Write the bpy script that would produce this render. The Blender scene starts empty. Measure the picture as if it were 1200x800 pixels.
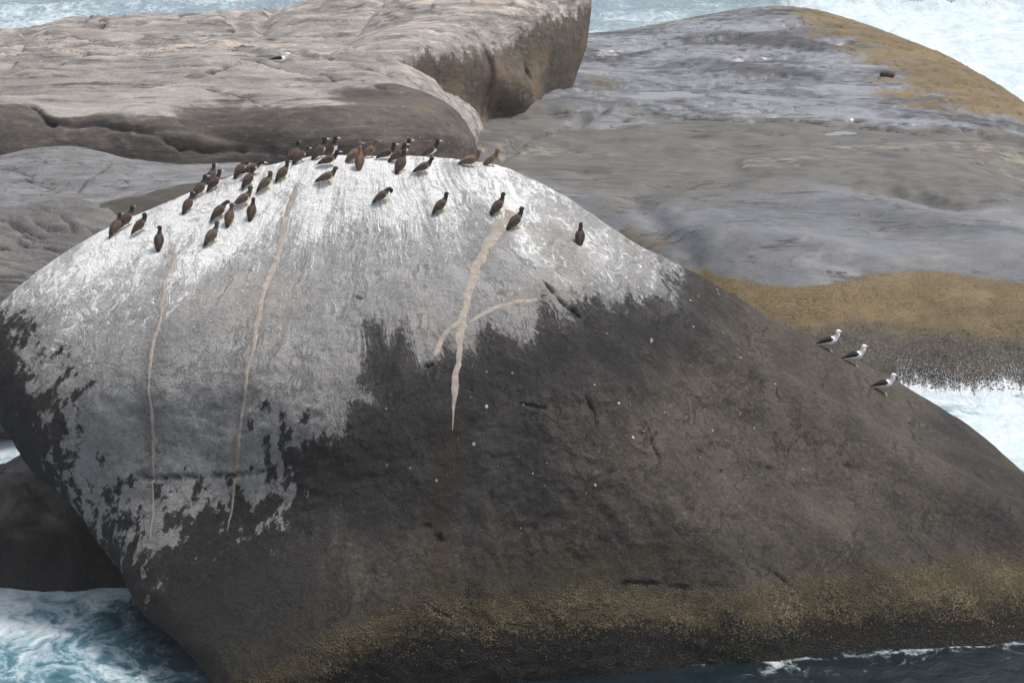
import bpy, bmesh, math, random
import numpy as np
from mathutils import Vector, Matrix
from mathutils.bvhtree import BVHTree

SC = bpy.context.scene
COL = SC.collection
random.seed(7)
RNG = np.random.default_rng(11)

# ------------------------------------------------------------------ camera
cam_data = bpy.data.cameras.new('camera')
cam = bpy.data.objects.new('camera', cam_data)
COL.objects.link(cam)
cam.location = (0, 0, 28.0)
cam.rotation_euler = (math.radians(90 - 15.93), 0, 0)
cam_data.sensor_width = 36.0
cam_data.lens = 105.0
cam_data.clip_start = 1.0
cam_data.clip_end = 12000
SC.camera = cam

# ------------------------------------------------------------------ overcast sky and sun
SUN_DIR = Vector((0.45, 0.12, 1.0)).normalized()      # towards the sun
world = bpy.data.worlds.new('World')
SC.world = world
world.use_nodes = True
wn = world.node_tree
wn.nodes.clear()
w_out = wn.nodes.new('ShaderNodeOutputWorld')
w_bg = wn.nodes.new('ShaderNodeBackground')
w_sky = wn.nodes.new('ShaderNodeTexSky')
w_sky.sky_type = 'NISHITA'
w_sky.sun_disc = False
w_sky.sun_elevation = math.asin(SUN_DIR.z)
w_sky.sun_rotation = math.atan2(SUN_DIR.x, SUN_DIR.y)
w_sky.dust_density = 4.0
w_hsv = wn.nodes.new('ShaderNodeHueSaturation')        # cloud cover greys the blue out
w_hsv.inputs['Saturation'].default_value = 0.42
wn.links.new(w_sky.outputs[0], w_hsv.inputs['Color'])
wn.links.new(w_hsv.outputs[0], w_bg.inputs['Color'])
w_bg.inputs['Strength'].default_value = 0.12
wn.links.new(w_bg.outputs[0], w_out.inputs['Surface'])

sun_data = bpy.data.lights.new('sun', 'SUN')
sun_data.energy = 1.5
sun_data.angle = math.radians(11)
sun_data.color = (1.0, 0.97, 0.93)
sun = bpy.data.objects.new('sun', sun_data)
COL.objects.link(sun)
sun.rotation_euler = SUN_DIR.to_track_quat('Z', 'Y').to_euler()

SC.view_settings.view_transform = 'Standard'
SC.view_settings.look = 'None'
SC.view_settings.exposure = 0.62
SC.view_settings.gamma = 1.0
SC.view_settings.use_curve_mapping = False
SC.render.engine = 'CYCLES'
SC.cycles.use_denoising = True
SC.cycles.max_bounces = 3
SC.cycles.diffuse_bounces = 2
SC.cycles.filter_width = 1.5
SC.cycles.use_adaptive_sampling = True
SC.cycles.adaptive_threshold = 0.02

# ------------------------------------------------------------------ world-space data (metres; x right, y away, z up from the sea)
DATA = {
    'boulder': {"c":[-0.5,77.8,4.3],"pts":[[-9.678,71.2,3.205],[-9.936,72.4,6.212],[-8.87,75.0,7.977],[-6.792,77.0,9.083],[-4.552,77.6,9.638],[-5.423,73.3,8.206],[-5.22,69.7,5.935],[-5.156,68.0,3.229],[0.0,73.8,8.523],[-2.236,76.0,9.098],[0.0,71.0,6.634],[0.0,69.2,3.901],[0.0,68.4,1.978],[2.216,75.0,8.206],[4.457,75.0,6.593],[4.338,72.4,5.08],[4.253,70.4,3.483],[4.234,69.5,1.559],[9.116,76.2,4.355],[8.863,73.6,3.306],[8.662,71.4,1.99],[8.6,70.5,0.835],[12.716,76.8,2.232],[12.094,72.5,1.59],[11.942,71.2,0.565],[14.087,73.2,1.57],[14.139,71.3,0.41],[-12.437,74.5,5.812],[-7.731,68.6,1.901],[13.148,70.457,-0.0],[9.642,69.996,0.0],[6.358,69.144,0.0],[3.149,68.421,-0.0],[0.0,67.766,0.0],[-3.089,66.962,0.0],[-5.494,66.072,-0.0],[13.473,71.971,-1.5],[6.486,70.271,-1.5],[0.0,68.909,-1.5],[-4.205,68.114,-1.5],[-12.0,84.0,6.0],[-8.0,88.0,4.5],[-3.0,89.0,4.5],[3.0,87.5,2.5],[9.0,86.0,0.8],[14.0,84.0,0.5],[-12.0,84.0,2.5],[-8.0,86.0,0.0],[-3.0,87.0,-0.5],[4.0,87.0,-1.0],[10.0,85.0,-1.5],[-6.0,82.0,9.0],[-1.0,83.0,8.6],[4.0,84.5,5.0],[-9.0,79.0,-0.5],[-5.5,74.0,-2.5],[0.0,78.0,-3.5],[8.0,78.0,-3.5],[-8.0,80.0,-2.5],[14.0,78.0,-2.5],[19.0,77.5,-0.3],[-13.738,76.5,4.046],[-13.502,78.1,3.741],[-13.25,75.5,3.695],[-13.013,77.1,3.374],[-12.259,74.0,3.031],[-12.015,75.6,2.683],[-11.081,72.6,2.555],[-10.824,74.2,2.184],[-10.417,71.6,2.102],[-10.155,73.2,1.711],[-9.589,70.0,1.528],[-9.322,71.6,1.108],[-8.927,68.8,1.176],[-8.656,70.4,0.736],[-8.092,67.8,0.945],[-7.811,69.4,0.488],[-7.259,66.6,0.592],[-6.968,68.2,0.113],[-6.585,65.8,0.159],[-6.284,67.4,-0.339],[-11.5,78.5,2.2],[-9.5,75.5,1.0],[-8.2,73.0,0.0],[-7.0,70.5,-0.8],[-14.391,76.937,5.325],[-14.19,77.941,6.355],[-13.908,78.318,6.803],[-13.231,78.569,7.264],[-12.532,79.448,7.638],[-11.765,79.95,8.043],[-10.601,80.201,8.587],[-9.406,80.201,9.119],[-8.216,80.201,9.649],[-7.023,80.075,10.038],[-5.973,80.201,10.273],[-4.917,80.201,10.393],[-3.746,80.201,10.393],[-2.576,80.201,10.369],[-1.403,80.075,10.325],[-0.467,79.95,10.185],[0.467,79.824,9.879],[1.399,79.573,9.435],[2.337,79.573,8.787],[3.548,80.326,7.803],[4.792,81.205,6.99],[6.039,81.707,6.236],[7.31,82.209,5.296],[8.6,82.711,4.443],[9.846,82.711,3.88],[10.865,82.837,3.329],[11.875,82.837,2.736],[12.636,82.837,2.269],[13.382,82.711,1.764],[14.133,82.586,1.153],[14.212,78.695,1.647],[-14.175,76.31,4.75]]},
    'block': {"c":[-1.2,122,3.2],"pts":[[-4.113,113.8,7.152],[-3.627,113.6,5.52],[-2.648,113.8,4.64],[-1.73,114.2,3.881],[-2.327,115.0,6.932],[-2.328,114.6,5.322],[-1.345,115.8,4.914],[-0.851,117.0,3.983],[-0.341,117.8,6.419],[-0.34,117.0,4.847],[0.068,117.4,4.075],[1.385,119.8,6.052],[1.393,120.0,4.183],[2.096,121.0,6.539],[2.329,121.7,4.312],[0.344,119.4,7.865],[-1.7,118.0,7.759],[-3.375,117.0,7.59],[-5.023,116.0,7.426],[1.928,121.8,7.814],[-5.235,113.0,6.636],[0.0,121.5,8.391],[-2.087,121.0,8.367],[-4.161,120.5,8.029],[-5.0,128.0,6.6],[0.0,130.0,6.6],[2.4,127.0,5.5],[1.8,126.0,2.0],[-2.0,131.0,2.0],[-6.5,124.0,2.0],[-1.0,122.0,-1.0],[-3.0,116.0,0.5],[1.6,122.0,0.5],[1.0,125.0,8.3],[-7.0,120.0,6.0],[3.281,124.05,7.872],[3.24,123.548,6.807],[3.061,123.213,5.787],[2.742,122.962,4.753]]},
    'headland': {"c":[-12,112.5,-6],"pts":[[-21.717,103.278,5.203],[-19.228,102.871,5.293],[-16.258,103.09,5.245],[-12.918,102.866,5.294],[-9.642,103.175,5.226],[-6.609,102.862,5.295],[-4.505,102.84,5.3],[-21.759,103.785,6.234],[-19.237,103.227,6.351],[-16.314,103.753,6.241],[-12.925,103.225,6.352],[-9.671,103.791,6.233],[-6.613,103.223,6.352],[-4.522,103.541,6.285],[-22.077,105.552,6.801],[-19.602,105.435,6.825],[-16.596,105.798,6.752],[-13.171,105.44,6.824],[-9.827,105.718,6.768],[-6.739,105.444,6.823],[-4.614,105.9,6.731],[-22.785,109.2,7.034],[-20.35,109.722,6.933],[-17.106,109.308,7.013],[-13.673,109.726,6.933],[-10.131,109.246,7.025],[-6.996,109.729,6.932],[-4.762,109.552,6.966],[-23.747,113.956,6.656],[-21.153,114.233,6.738],[-17.764,113.743,6.996],[-14.202,114.23,7.04],[-10.528,113.803,7.151],[-7.265,114.227,7.074],[-4.931,113.716,7.167],[-25.047,120.286,5.823],[-22.169,119.849,6.184],[-18.728,120.112,6.557],[-14.868,119.845,6.954],[-11.093,120.193,7.033],[-7.604,119.841,7.094],[-5.186,119.861,7.091],[-3.026,103.6,5.132],[-1.988,104.8,5.242],[-1.486,106.2,5.318],[-2.441,104.8,6.021],[-1.629,107.6,5.434],[-2.535,109.0,5.786],[-3.19,109.8,5.948],[-4.155,110.2,6.518],[-3.588,111.5,6.395],[-4.088,113.0,6.835],[-5.32,115.0,6.932],[-24.0,126.0,3.0],[-16.0,128.0,4.5],[-8.0,129.0,4.5],[-3.0,124.0,4.0],[-1.0,112.0,3.0],[-1.4,108.5,4.2],[-28.0,112.0,3.0],[-28.0,104.0,3.0],[-27.0,120.0,3.0],[-20.0,101.5,1.0],[-12.0,101.5,1.0],[-5.0,101.5,1.0],[-2.0,104.0,2.0],[-23.218,121.757,5.979],[-21.268,122.77,6.118],[-19.17,123.046,6.392],[-16.707,123.322,6.774],[-14.246,123.598,6.87],[-12.151,124.059,6.9],[-9.674,124.427,7.018],[-7.481,123.782,7.414],[-6.062,123.967,7.598]]},
    'slab': {"c":[-15,98.5,-1],"pts":[[-19.569,101.5,5.505],[-17.866,102.0,5.637],[-16.398,102.2,5.868],[-15.219,102.3,5.877],[-13.7,102.0,5.577],[-11.897,101.8,5.377],[-10.084,101.5,5.383],[-7.973,101.0,5.314],[-18.673,96.5,5.311],[-16.824,95.6,5.379],[-15.075,95.2,5.531],[-13.634,94.9,5.659],[-11.993,95.2,5.874],[-10.698,96.2,6.046],[-9.456,98.0,5.929],[-17.264,98.3,5.478],[-14.98,98.5,5.728],[-12.938,98.3,5.773],[-11.221,98.4,5.839],[-18.412,95.0,5.091],[-16.607,94.2,5.085],[-14.878,93.8,5.296],[-13.468,93.6,5.429],[-12.356,93.5,5.425],[-11.265,93.6,5.57],[-10.121,94.6,5.843],[-9.029,96.4,5.943],[-8.068,98.5,5.639],[-24.0,98.0,3.0],[-20.0,93.8,2.5],[-14.0,93.2,2.5],[-10.0,95.0,3.0],[-7.5,99.0,4.0],[-14.0,105.0,3.0],[-20.0,106.0,3.0],[-8.0,105.0,3.0]]},
    'ledge': {"c":[-16,91.3,0.5],"pts":[[-17.985,94.3,5.545],[-16.583,94.2,5.597],[-15.505,94.4,5.663],[-14.558,94.6,5.815],[-13.621,93.8,5.72],[-12.788,92.6,5.474],[-11.739,90.6,5.193],[-16.265,92.2,5.349],[-14.638,92.2,5.349],[-13.126,91.0,5.23],[-16.976,90.0,5.07],[-15.868,89.7,5.01],[-14.503,89.4,4.951],[-13.131,89.0,4.919],[-15.482,87.2,4.453],[-14.192,87.2,4.453],[-16.539,87.4,4.666],[-19.0,86.6,2.5],[-14.0,86.6,2.5],[-11.5,88.5,3.0],[-11.5,92.0,4.0],[-13.0,96.0,3.0],[-18.0,96.5,3.0],[-22.0,92.0,3.0]]},
    'small': {"c":[-14.5,79,0.4],"pts":[[-14.45,76.0,1.776],[-13.463,75.8,1.603],[-12.728,75.0,0.92],[-11.586,74.9,0.716],[-10.676,74.8,0.39],[-13.914,77.0,2.043],[-13.15,78.0,1.83],[-14.822,75.004,-0.0],[-13.349,74.359,0.0],[-11.738,74.167,0.0],[-10.416,74.423,0.0],[-9.562,74.874,0.0],[-17.0,84.0,-0.6],[-14.0,83.5,-0.5],[-11.0,81.0,-0.2],[-20.0,80.0,0.2],[-14.0,80.0,-1.5],[-10.0,78.0,-0.5],[-15.0,82.0,0.8],[-12.2,79.5,1.4],[-15.567,82.075,0.462],[-14.679,81.372,1.111],[-14.191,81.314,1.413]]},
    'shelf': [[1.733,150.0,0.958],[4.332,150.0,1.133],[6.995,151.5,1.263],[10.112,152.5,1.619],[13.226,153.0,1.844],[15.766,152.0,2.059],[17.617,149.0,2.094],[19.261,145.0,2.071],[20.379,141.0,2.251],[21.509,135.0,2.279],[22.066,126.5,2.22],[22.383,116.0,1.944],[21.486,106.0,2.279],[1.733,154.5,-0.7],[1.733,159.0,-2.2],[3.098,154.328,-0.7],[1.865,158.655,-2.2],[5.209,155.63,-0.7],[3.423,159.761,-2.2],[9.059,156.875,-0.7],[8.006,161.25,-2.2],[13.622,157.483,-0.7],[14.019,161.965,-2.2],[18.797,155.327,-0.7],[21.827,158.653,-2.2],[21.643,151.01,-0.7],[25.669,153.02,-2.2],[23.514,146.469,-0.7],[27.768,147.937,-2.2],[24.769,141.987,-0.7],[29.16,142.974,-2.2],[25.979,135.52,-0.7],[30.449,136.04,-2.2],[26.561,126.707,-0.7],[31.056,126.913,-2.2],[26.881,115.873,-0.7],[31.379,115.746,-2.2],[25.968,105.598,-0.7],[30.45,105.196,-2.2],[3.919,135.398,2.6],[7.954,137.554,2.8],[12.022,138.66,2.8],[15.7,135.659,2.75],[17.695,132.788,2.7],[19.273,130.296,2.6],[4.361,125.246,3.4],[7.35,126.706,3.3],[10.891,125.072,3.25],[14.348,123.483,3.2],[17.868,122.918,2.95],[20.374,120.637,2.7],[3.346,114.915,3.9],[6.734,115.631,3.75],[10.095,115.542,3.7],[13.462,115.528,3.6],[16.702,114.53,3.3],[20.154,115.126,3.0],[0.641,109.768,4.0],[0.0,115.838,4.05],[-1.327,113.871,3.95],[1.392,119.852,4.0],[3.092,105.663,3.95],[6.235,106.584,3.9],[9.294,105.882,3.9],[12.444,106.322,3.8],[15.555,106.281,3.65],[18.742,106.674,3.4],[3.037,103.541,3.5],[4.776,101.571,3.2],[6.563,101.538,3.3],[8.95,101.599,3.5],[11.885,101.127,3.4],[14.857,101.127,3.4],[17.9,101.538,3.3],[5.268,99.303,2.7],[7.498,97.781,2.85],[10.027,97.091,2.85],[12.953,97.623,2.95],[15.906,98.126,3.0],[17.582,97.776,3.0],[8.56,96.46,2.1],[11.375,96.098,2.05],[14.191,95.913,2.1],[16.987,95.715,2.3],[9.915,95.559,1.55],[12.691,95.075,1.45],[15.404,94.375,1.5],[11.124,93.446,0.75],[13.846,92.971,0.6],[16.605,92.951,0.75],[12.418,92.418,-0.1],[14.224,91.501,-0.25],[16.384,91.339,-0.2],[13.615,90.749,-1.3],[17.508,89.616,-1.5],[1.189,100.899,2.6],[-1.186,100.987,3.8],[-3.57,101.428,4.0],[-5.908,100.555,3.6],[2.955,100.031,1.6],[5.747,97.033,1.5],[-10.0,112.0,4.0],[-10.0,125.0,4.0],[-8.0,140.0,2.5],[0.0,138.0,3.2],[5.0,128.0,3.6],[-12.0,150.0,0.0],[-2.0,92.0,1.0],[-8.0,95.0,2.0],[5.0,91.0,-1.0],[40.0,95.0,-2.0],[30.0,88.0,-2.5],[10.0,88.0,-2.0],[0.0,88.0,-1.5]],
    'guano': [[-14.38,78.3,6.57],[-13.63,77.34,6.83],[-13.31,76.79,6.86],[-12.57,75.96,6.9],[-12.42,75.5,6.68],[-12.53,74.86,6.05],[-12.33,74.59,5.97],[-11.95,74.31,6.1],[-11.35,74.04,6.41],[-11.17,73.44,6.13],[-11.24,73.07,5.78],[-11.12,72.48,5.06],[-10.96,72.06,3.82],[-10.64,71.79,2.72],[-10.34,71.65,3.28],[-10.33,71.74,3.66],[-10.03,71.7,4.1],[-9.78,71.65,4.3],[-9.45,71.15,3.45],[-9.31,70.87,3.27],[-9.33,70.55,2.93],[-9.02,70.05,2.8],[-8.73,69.95,2.97],[-8.68,70.46,3.46],[-8.72,70.87,3.88],[-7.41,70.23,4.04],[-5.98,69.59,4.32],[-5.92,69.82,5.02],[-6.09,70.14,5.75],[-5.66,69.95,5.96],[-5.33,69.72,5.82],[-4.9,69.63,5.96],[-4.58,69.5,5.78],[-4.17,69.5,5.82],[-3.96,69.68,6.27],[-4.07,69.86,6.54],[-3.34,69.91,6.53],[-3.56,70.09,6.8],[-3.77,70.14,6.89],[-3.64,71.15,7.69],[-3.73,71.83,8.05],[-3.19,71.74,8.01],[-3.07,71.15,7.69],[-2.77,71.83,8.05],[-2.54,71.24,7.67],[-2.32,70.78,7.25],[-1.9,70.87,7.22],[-1.77,71.01,7.34],[-1.7,71.42,7.61],[-1.48,71.28,7.43],[-0.96,71.42,7.39],[-0.85,71.88,7.71],[-0.64,72.2,7.88],[-0.21,72.11,7.69],[0.21,72.02,7.44],[0.54,72.25,7.49],[0.69,73.12,7.99],[0.78,73.53,8.19],[1.19,73.12,7.81],[1.56,73.17,7.66],[1.49,73.81,8.02],[1.98,74.17,7.97],[2.2,74.5,8.0],[2.42,74.27,7.79],[3.12,75.32,7.78],[3.46,75.5,7.61],[3.84,76.38,7.56],[4.33,77.11,7.27],[4.3,78.3,7.33],[4.03,79.54,7.59],[4.62,80.32,7.19]],
    'veins': [[[[-8.91,76.51,8.51],[-9.01,75.46,8.09],[-9.0,73.62,7.44],[-9.06,72.39,6.67],[-9.1,71.74,5.74],[-9.07,71.42,4.71],[-8.99,70.96,3.74],[-8.97,70.46,3.24],[-8.99,70.0,2.82]],0.085],[[[-5.7,78.53,10.01],[-5.83,77.94,9.68],[-6.02,77.39,9.34],[-6.17,76.19,8.82],[-6.32,74.54,8.33],[-6.37,72.89,7.87],[-6.49,71.74,7.3],[-6.61,71.01,6.63],[-6.75,70.64,5.86],[-6.8,70.37,5.06],[-6.88,70.05,4.16],[-7.0,69.45,3.26]],0.13],[[[0.0,76.97,9.6],[-0.34,76.19,9.33],[-0.67,75.32,9.04],[-0.92,74.36,8.78],[-1.1,73.03,8.39],[-1.26,71.97,7.9],[-1.32,71.33,7.42],[-1.39,70.73,6.93],[-1.43,70.28,6.41],[-1.46,69.82,5.72]],0.26],[[[0.7,73.39,8.14],[0.22,73.12,8.17],[-0.22,72.89,8.14],[-0.54,72.66,8.11],[-0.86,72.29,7.99],[-1.17,72.02,7.89]],0.13],[[[-1.26,72.11,7.95],[-1.53,71.83,7.85],[-1.74,71.51,7.7],[-1.84,71.15,7.43],[-1.94,70.92,7.28]],0.13]],
    'cracks': [[[[-9.78,71.61,4.2],[-9.46,71.42,4.13],[-8.88,71.1,4.12],[-8.2,70.78,4.23],[-7.42,70.41,4.4],[-6.53,70.05,4.59],[-5.96,69.77,4.75]],0.09,0.2],[[[0.79,74.13,8.44],[1.05,73.81,8.2],[1.31,73.58,8.0],[1.65,73.39,7.73],[1.78,73.3,7.62]],0.12,0.42],[[[-4.06,73.07,8.38],[-3.83,72.8,8.34],[-3.7,72.71,8.32]],0.12,0.16],[[[-2.44,70.6,7.15],[-2.0,70.78,7.18],[-1.69,70.96,7.26]],0.09,0.14],[[[-2.28,68.44,3.77],[-1.97,68.49,3.71],[-1.74,68.44,3.46],[-1.78,68.26,3.14]],0.11,0.18],[[[8.0,73.94,3.78],[8.45,73.94,3.66],[8.79,73.81,3.49],[9.57,74.04,3.46],[10.02,74.04,3.35]],0.1,0.16],[[[5.93,73.03,4.01],[6.26,73.03,3.85],[7.05,73.21,3.62]],0.1,0.12],[[[5.16,72.02,4.02],[5.66,72.39,3.81],[6.12,72.57,3.65]],0.1,0.1],[[[12.18,73.26,2.21],[12.55,73.49,2.27],[13.16,73.81,2.2],[13.66,74.08,2.06]],0.12,0.14],[[[1.81,71.47,6.27],[2.13,71.06,5.73],[2.01,70.6,5.21]],0.12,0.09],[[[3.38,71.42,5.28],[3.63,71.1,4.82],[3.84,70.92,4.48]],0.12,0.1],[[[0.0,70.73,6.27],[0.85,70.83,6.07],[1.27,70.78,5.81]],0.09,0.07],[[[-3.56,70.09,6.8],[-2.93,69.86,6.32],[-2.61,69.59,5.75]],0.09,0.08],[[[2.1,68.9,2.01],[3.38,69.4,2.0],[4.24,69.59,1.75],[5.31,69.86,1.78]],0.12,0.1],[[[-2.67,67.57,2.51],[-1.65,67.71,1.8],[-1.24,67.8,1.54]],0.1,0.08],[[[4.03,69.82,2.34],[6.43,70.55,1.89],[7.08,70.46,1.42]],0.14,0.1]],
    'apex': [-4.13,79.0,12.13],
    'hcracks': [[[[-19.09,105.58,6.82],[-18.33,105.16,6.86],[-17.64,105.16,6.82],[-17.22,104.99,6.78],[-16.58,104.11,6.49],[-16.34,103.94,6.38]],0.11,0.3],[[[-16.57,104.03,6.44],[-15.65,103.88,6.31],[-14.38,103.74,6.42],[-13.31,103.29,6.36],[-12.17,103.09,5.92],[-11.73,103.06,5.67]],0.1,0.16],[[[-18.84,108.25,6.83],[-17.11,108.51,6.9],[-15.42,109.13,6.93],[-13.69,109.5,6.9],[-11.9,109.53,7.0]],0.07,0.1],[[[-12.18,107.63,6.8],[-11.2,107.23,6.82],[-10.46,106.75,6.8],[-9.49,106.21,6.76],[-8.22,104.68,6.79]],0.1,0.16],[[[-11.48,110.07,7.09],[-10.79,110.35,7.13],[-10.13,111.06,7.17],[-9.69,111.65,7.18],[-8.69,111.11,7.09],[-7.68,110.38,6.98],[-6.42,109.27,6.96],[-5.54,108.28,6.95],[-4.67,107.29,6.83]],0.11,0.22],[[[-19.08,109.75,6.93],[-17.78,110.63,7.06],[-16.26,111.85,7.14],[-15.63,113.5,7.08],[-14.59,114.01,7.05]],0.1,0.16],[[[-18.62,121.18,6.6],[-17.01,120.95,6.83],[-15.76,121.49,6.97],[-14.22,121.78,7.02],[-12.54,120.84,7.05]],0.1,0.16],[[[-12.69,118.37,6.94],[-12.14,119.34,6.99],[-10.91,120.1,7.02],[-9.17,121.12,7.13]],0.12,0.2],[[[-9.95,117.72,6.82],[-8.94,117.92,6.81],[-7.87,117.15,6.79]],0.08,0.12],[[[-17.99,123.25,6.63],[-16.68,121.44,6.88],[-15.9,122.03,6.95]],0.16,0.3],[[[-8.41,121.61,7.25],[-7.22,121.49,7.4],[-5.93,121.95,7.52]],0.1,0.16],[[[-11.05,113.24,7.19],[-9.03,112.45,7.18],[-7.28,111.88,7.2],[-5.5,112.59,7.25]],0.06,0.1],[[[-11.73,103.06,5.67],[-10.84,103.2,5.55],[-9.5,103.34,5.61]],0.13,0.25],[[[-19.48,119.88,6.43],[-17.56,119.22,6.68],[-15.57,117.83,6.83]],0.08,0.12]],
    'scracks': [[[[-14.47,96.89,5.55],[-14.18,97.93,5.67],[-13.98,98.29,5.74],[-13.79,98.81,5.81],[-13.55,99.77,5.85]],0.07,0.14],[[[-13.52,97.25,5.63],[-13.14,97.61,5.69],[-12.64,97.04,5.71],[-12.78,96.71,5.68],[-13.36,97.06,5.63]],0.05,0.06],[[[-17.79,99.79,5.66],[-17.47,99.61,5.66],[-16.84,99.34,5.69],[-16.23,98.63,5.62]],0.06,0.1],[[[-13.47,99.71,5.84],[-12.73,99.01,5.8],[-12.27,98.71,5.79]],0.05,0.08],[[[-15.57,100.1,5.96],[-14.99,99.65,5.91],[-14.25,98.98,5.83]],0.06,0.1],[[[-13.01,101.23,5.64],[-12.1,100.99,5.58],[-11.18,99.38,5.79]],0.05,0.07],[[[-17.26,98.3,5.48],[-16.4,98.32,5.55],[-15.3,97.19,5.51]],0.05,0.07]],
    'lcracks': [[[[-16.7,93.22,5.58],[-16.42,93.21,5.56],[-16.14,93.14,5.54],[-15.8,92.69,5.44],[-15.48,92.42,5.36],[-15.17,92.09,5.27],[-14.82,91.81,5.2]],0.1,0.3],[[[-14.8,93.39,5.68],[-14.43,93.21,5.66],[-14.01,92.59,5.53],[-13.78,92.16,5.43]],0.1,0.3],[[[-15.86,93.32,5.57],[-15.47,93.71,5.65],[-14.84,93.42,5.68]],0.12,0.3],[[[-15.28,92.86,5.5],[-14.97,92.62,5.46],[-14.58,92.26,5.37],[-13.87,92.05,5.39]],0.09,0.26],[[[-16.09,91.06,5.06],[-15.7,91.11,5.03],[-15.39,91.31,5.05]],0.07,0.18],[[[-14.61,91.24,5.07],[-14.33,90.91,5.03],[-14.05,90.62,5.04]],0.12,0.3],[[[-13.57,92.34,5.49],[-13.11,91.96,5.41]],0.09,0.2],[[[-15.72,87.99,4.86],[-15.33,87.93,4.83],[-14.92,87.83,4.79]],0.08,0.2],[[[-15.43,92.03,5.25],[-15.19,91.78,5.17],[-15.1,91.38,5.07]],0.06,0.1],[[[-16.68,94.81,5.57],[-16.02,94.99,5.52],[-15.15,93.89,5.71],[-14.81,94.45,5.79]],0.1,0.25]],
    'stain': [[-1.46,69.82,5.72],[-1.54,69.45,5.14],[-1.67,69.08,4.6],[-1.81,68.76,4.05],[-1.86,68.35,3.32],[-1.82,67.89,2.39]],
    'birds': [[-10.74,78.9,55,40,"up",0,"a"],[-10.45,79.17,25,45,"up",40,"a"],[-9.99,78.26,22,42,"tuck",0,"a"],[-9.37,77.06,82,60,"up",75,"a"],[-8.71,78.53,42,50,"up",20,"a"],[-8.45,79.22,30,45,"up",0,"a"],[-8.24,80.23,60,55,"up",0,"a"],[-8.06,79.36,25,45,"up",0,"a"],[-7.39,79.72,35,48,"bow",0,"a"],[-7.03,79.36,8,22,"low",0,"a"],[-7.09,78.85,38,45,"up",0,"a"],[-6.6,78.49,22,40,"tuck",0,"b"],[-6.16,78.81,35,42,"up",0,"a"],[-5.93,79.91,45,45,"up",20,"a"],[-5.74,79.59,28,42,"low",0,"a"],[-7.16,78.03,14,32,"up",0,"b"],[-7.79,77.75,28,40,"low",0,"a"],[-7.51,77.48,62,58,"up",-30,"b"],[-6.92,77.52,66,60,"up",0,"a"],[-7.91,76.79,36,44,"up",0,"b"],[-5.21,79.68,22,46,"up",0,"a"],[-4.88,79.91,-12,62,"up",0,"a"],[-4.92,79.08,6,20,"short",0,"a"],[-4.93,78.35,5,22,"short",0,"b"],[-4.26,79.31,22,40,"up",0,"j"],[-4.11,78.94,80,66,"up",0,"j"],[-3.84,79.72,0,36,"up",0,"j"],[-3.37,79.54,5,24,"up",0,"a"],[-2.97,80.18,5,30,"up",0,"a"],[-3.06,79.36,8,34,"up",0,"a"],[-2.97,78.76,50,50,"up",0,"a"],[-2.18,80.14,-10,34,"up",0,"a"],[-2.34,78.58,5,24,"short",0,"a"],[-3.43,77.57,12,34,"bow",0,"a"],[-1.85,76.97,24,40,"up",0,"a"],[-1.09,79.13,0,16,"up",0,"j"],[-0.53,79.54,-14,36,"up",0,"j"],[-0.34,76.83,24,46,"up",0,"a"],[0.13,76.15,20,42,"up",0,"a"],[1.8,76.38,76,66,"up",0,"a"]],
    'gulls': [[9.01,81.47,4],[9.74,81.38,6],[10.48,80.46,2]],
    'farg': [-8.81,111.95],
    'ztop': [[-13.91,6.8],[-13.23,7.26],[-12.53,7.64],[-11.77,8.04],[-10.6,8.59],[-9.41,9.12],[-8.22,9.65],[-7.02,10.04],[-5.97,10.27],[-4.92,10.39],[-3.75,10.39],[-2.58,10.37],[-1.4,10.32],[-0.47,10.19],[0.47,9.88],[1.4,9.43],[2.34,8.79],[3.55,7.8],[4.79,6.99],[6.04,6.24],[7.31,5.3],[8.6,4.44],[9.85,3.88],[10.87,3.33],[11.88,2.74],[12.64,2.27],[13.38,1.76],[14.13,1.15]],
}

# ------------------------------------------------------------------ numpy noise
_perm = RNG.permutation(256)
_perm = np.concatenate([_perm, _perm, _perm])
_grad = RNG.normal(size=(256, 3))
_grad /= np.linalg.norm(_grad, axis=1)[:, None]

def perlin(p):
    p = np.asarray(p, dtype=np.float64)
    i = np.floor(p).astype(np.int64)
    f = p - i
    i &= 255
    u = f * f * f * (f * (f * 6 - 15) + 10)
    def g(dx, dy, dz):
        h = _perm[_perm[_perm[i[:, 0] + dx] + i[:, 1] + dy] + i[:, 2] + dz]
        gr = _grad[h]
        return gr[:, 0] * (f[:, 0] - dx) + gr[:, 1] * (f[:, 1] - dy) + gr[:, 2] * (f[:, 2] - dz)
    x0 = g(0, 0, 0) * (1 - u[:, 0]) + g(1, 0, 0) * u[:, 0]
    x1 = g(0, 1, 0) * (1 - u[:, 0]) + g(1, 1, 0) * u[:, 0]
    x2 = g(0, 0, 1) * (1 - u[:, 0]) + g(1, 0, 1) * u[:, 0]
    x3 = g(0, 1, 1) * (1 - u[:, 0]) + g(1, 1, 1) * u[:, 0]
    y0 = x0 * (1 - u[:, 1]) + x1 * u[:, 1]
    y1 = x2 * (1 - u[:, 1]) + x3 * u[:, 1]
    return 1.6 * (y0 * (1 - u[:, 2]) + y1 * u[:, 2])

def fbm(p, octaves=4, gain=0.5):
    a, t, out = 1.0, 0.0, 0.0
    p = np.array(p, dtype=np.float64)
    for k in range(octaves):
        out = out + a * perlin(p + 17.3 * k)
        t += a
        a *= gain
        p = p * 2.03
    return out / t

def sstep(a, b, x):
    t = np.clip((x - a) / (b - a), 0, 1)
    return t * t * (3 - 2 * t)

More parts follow.
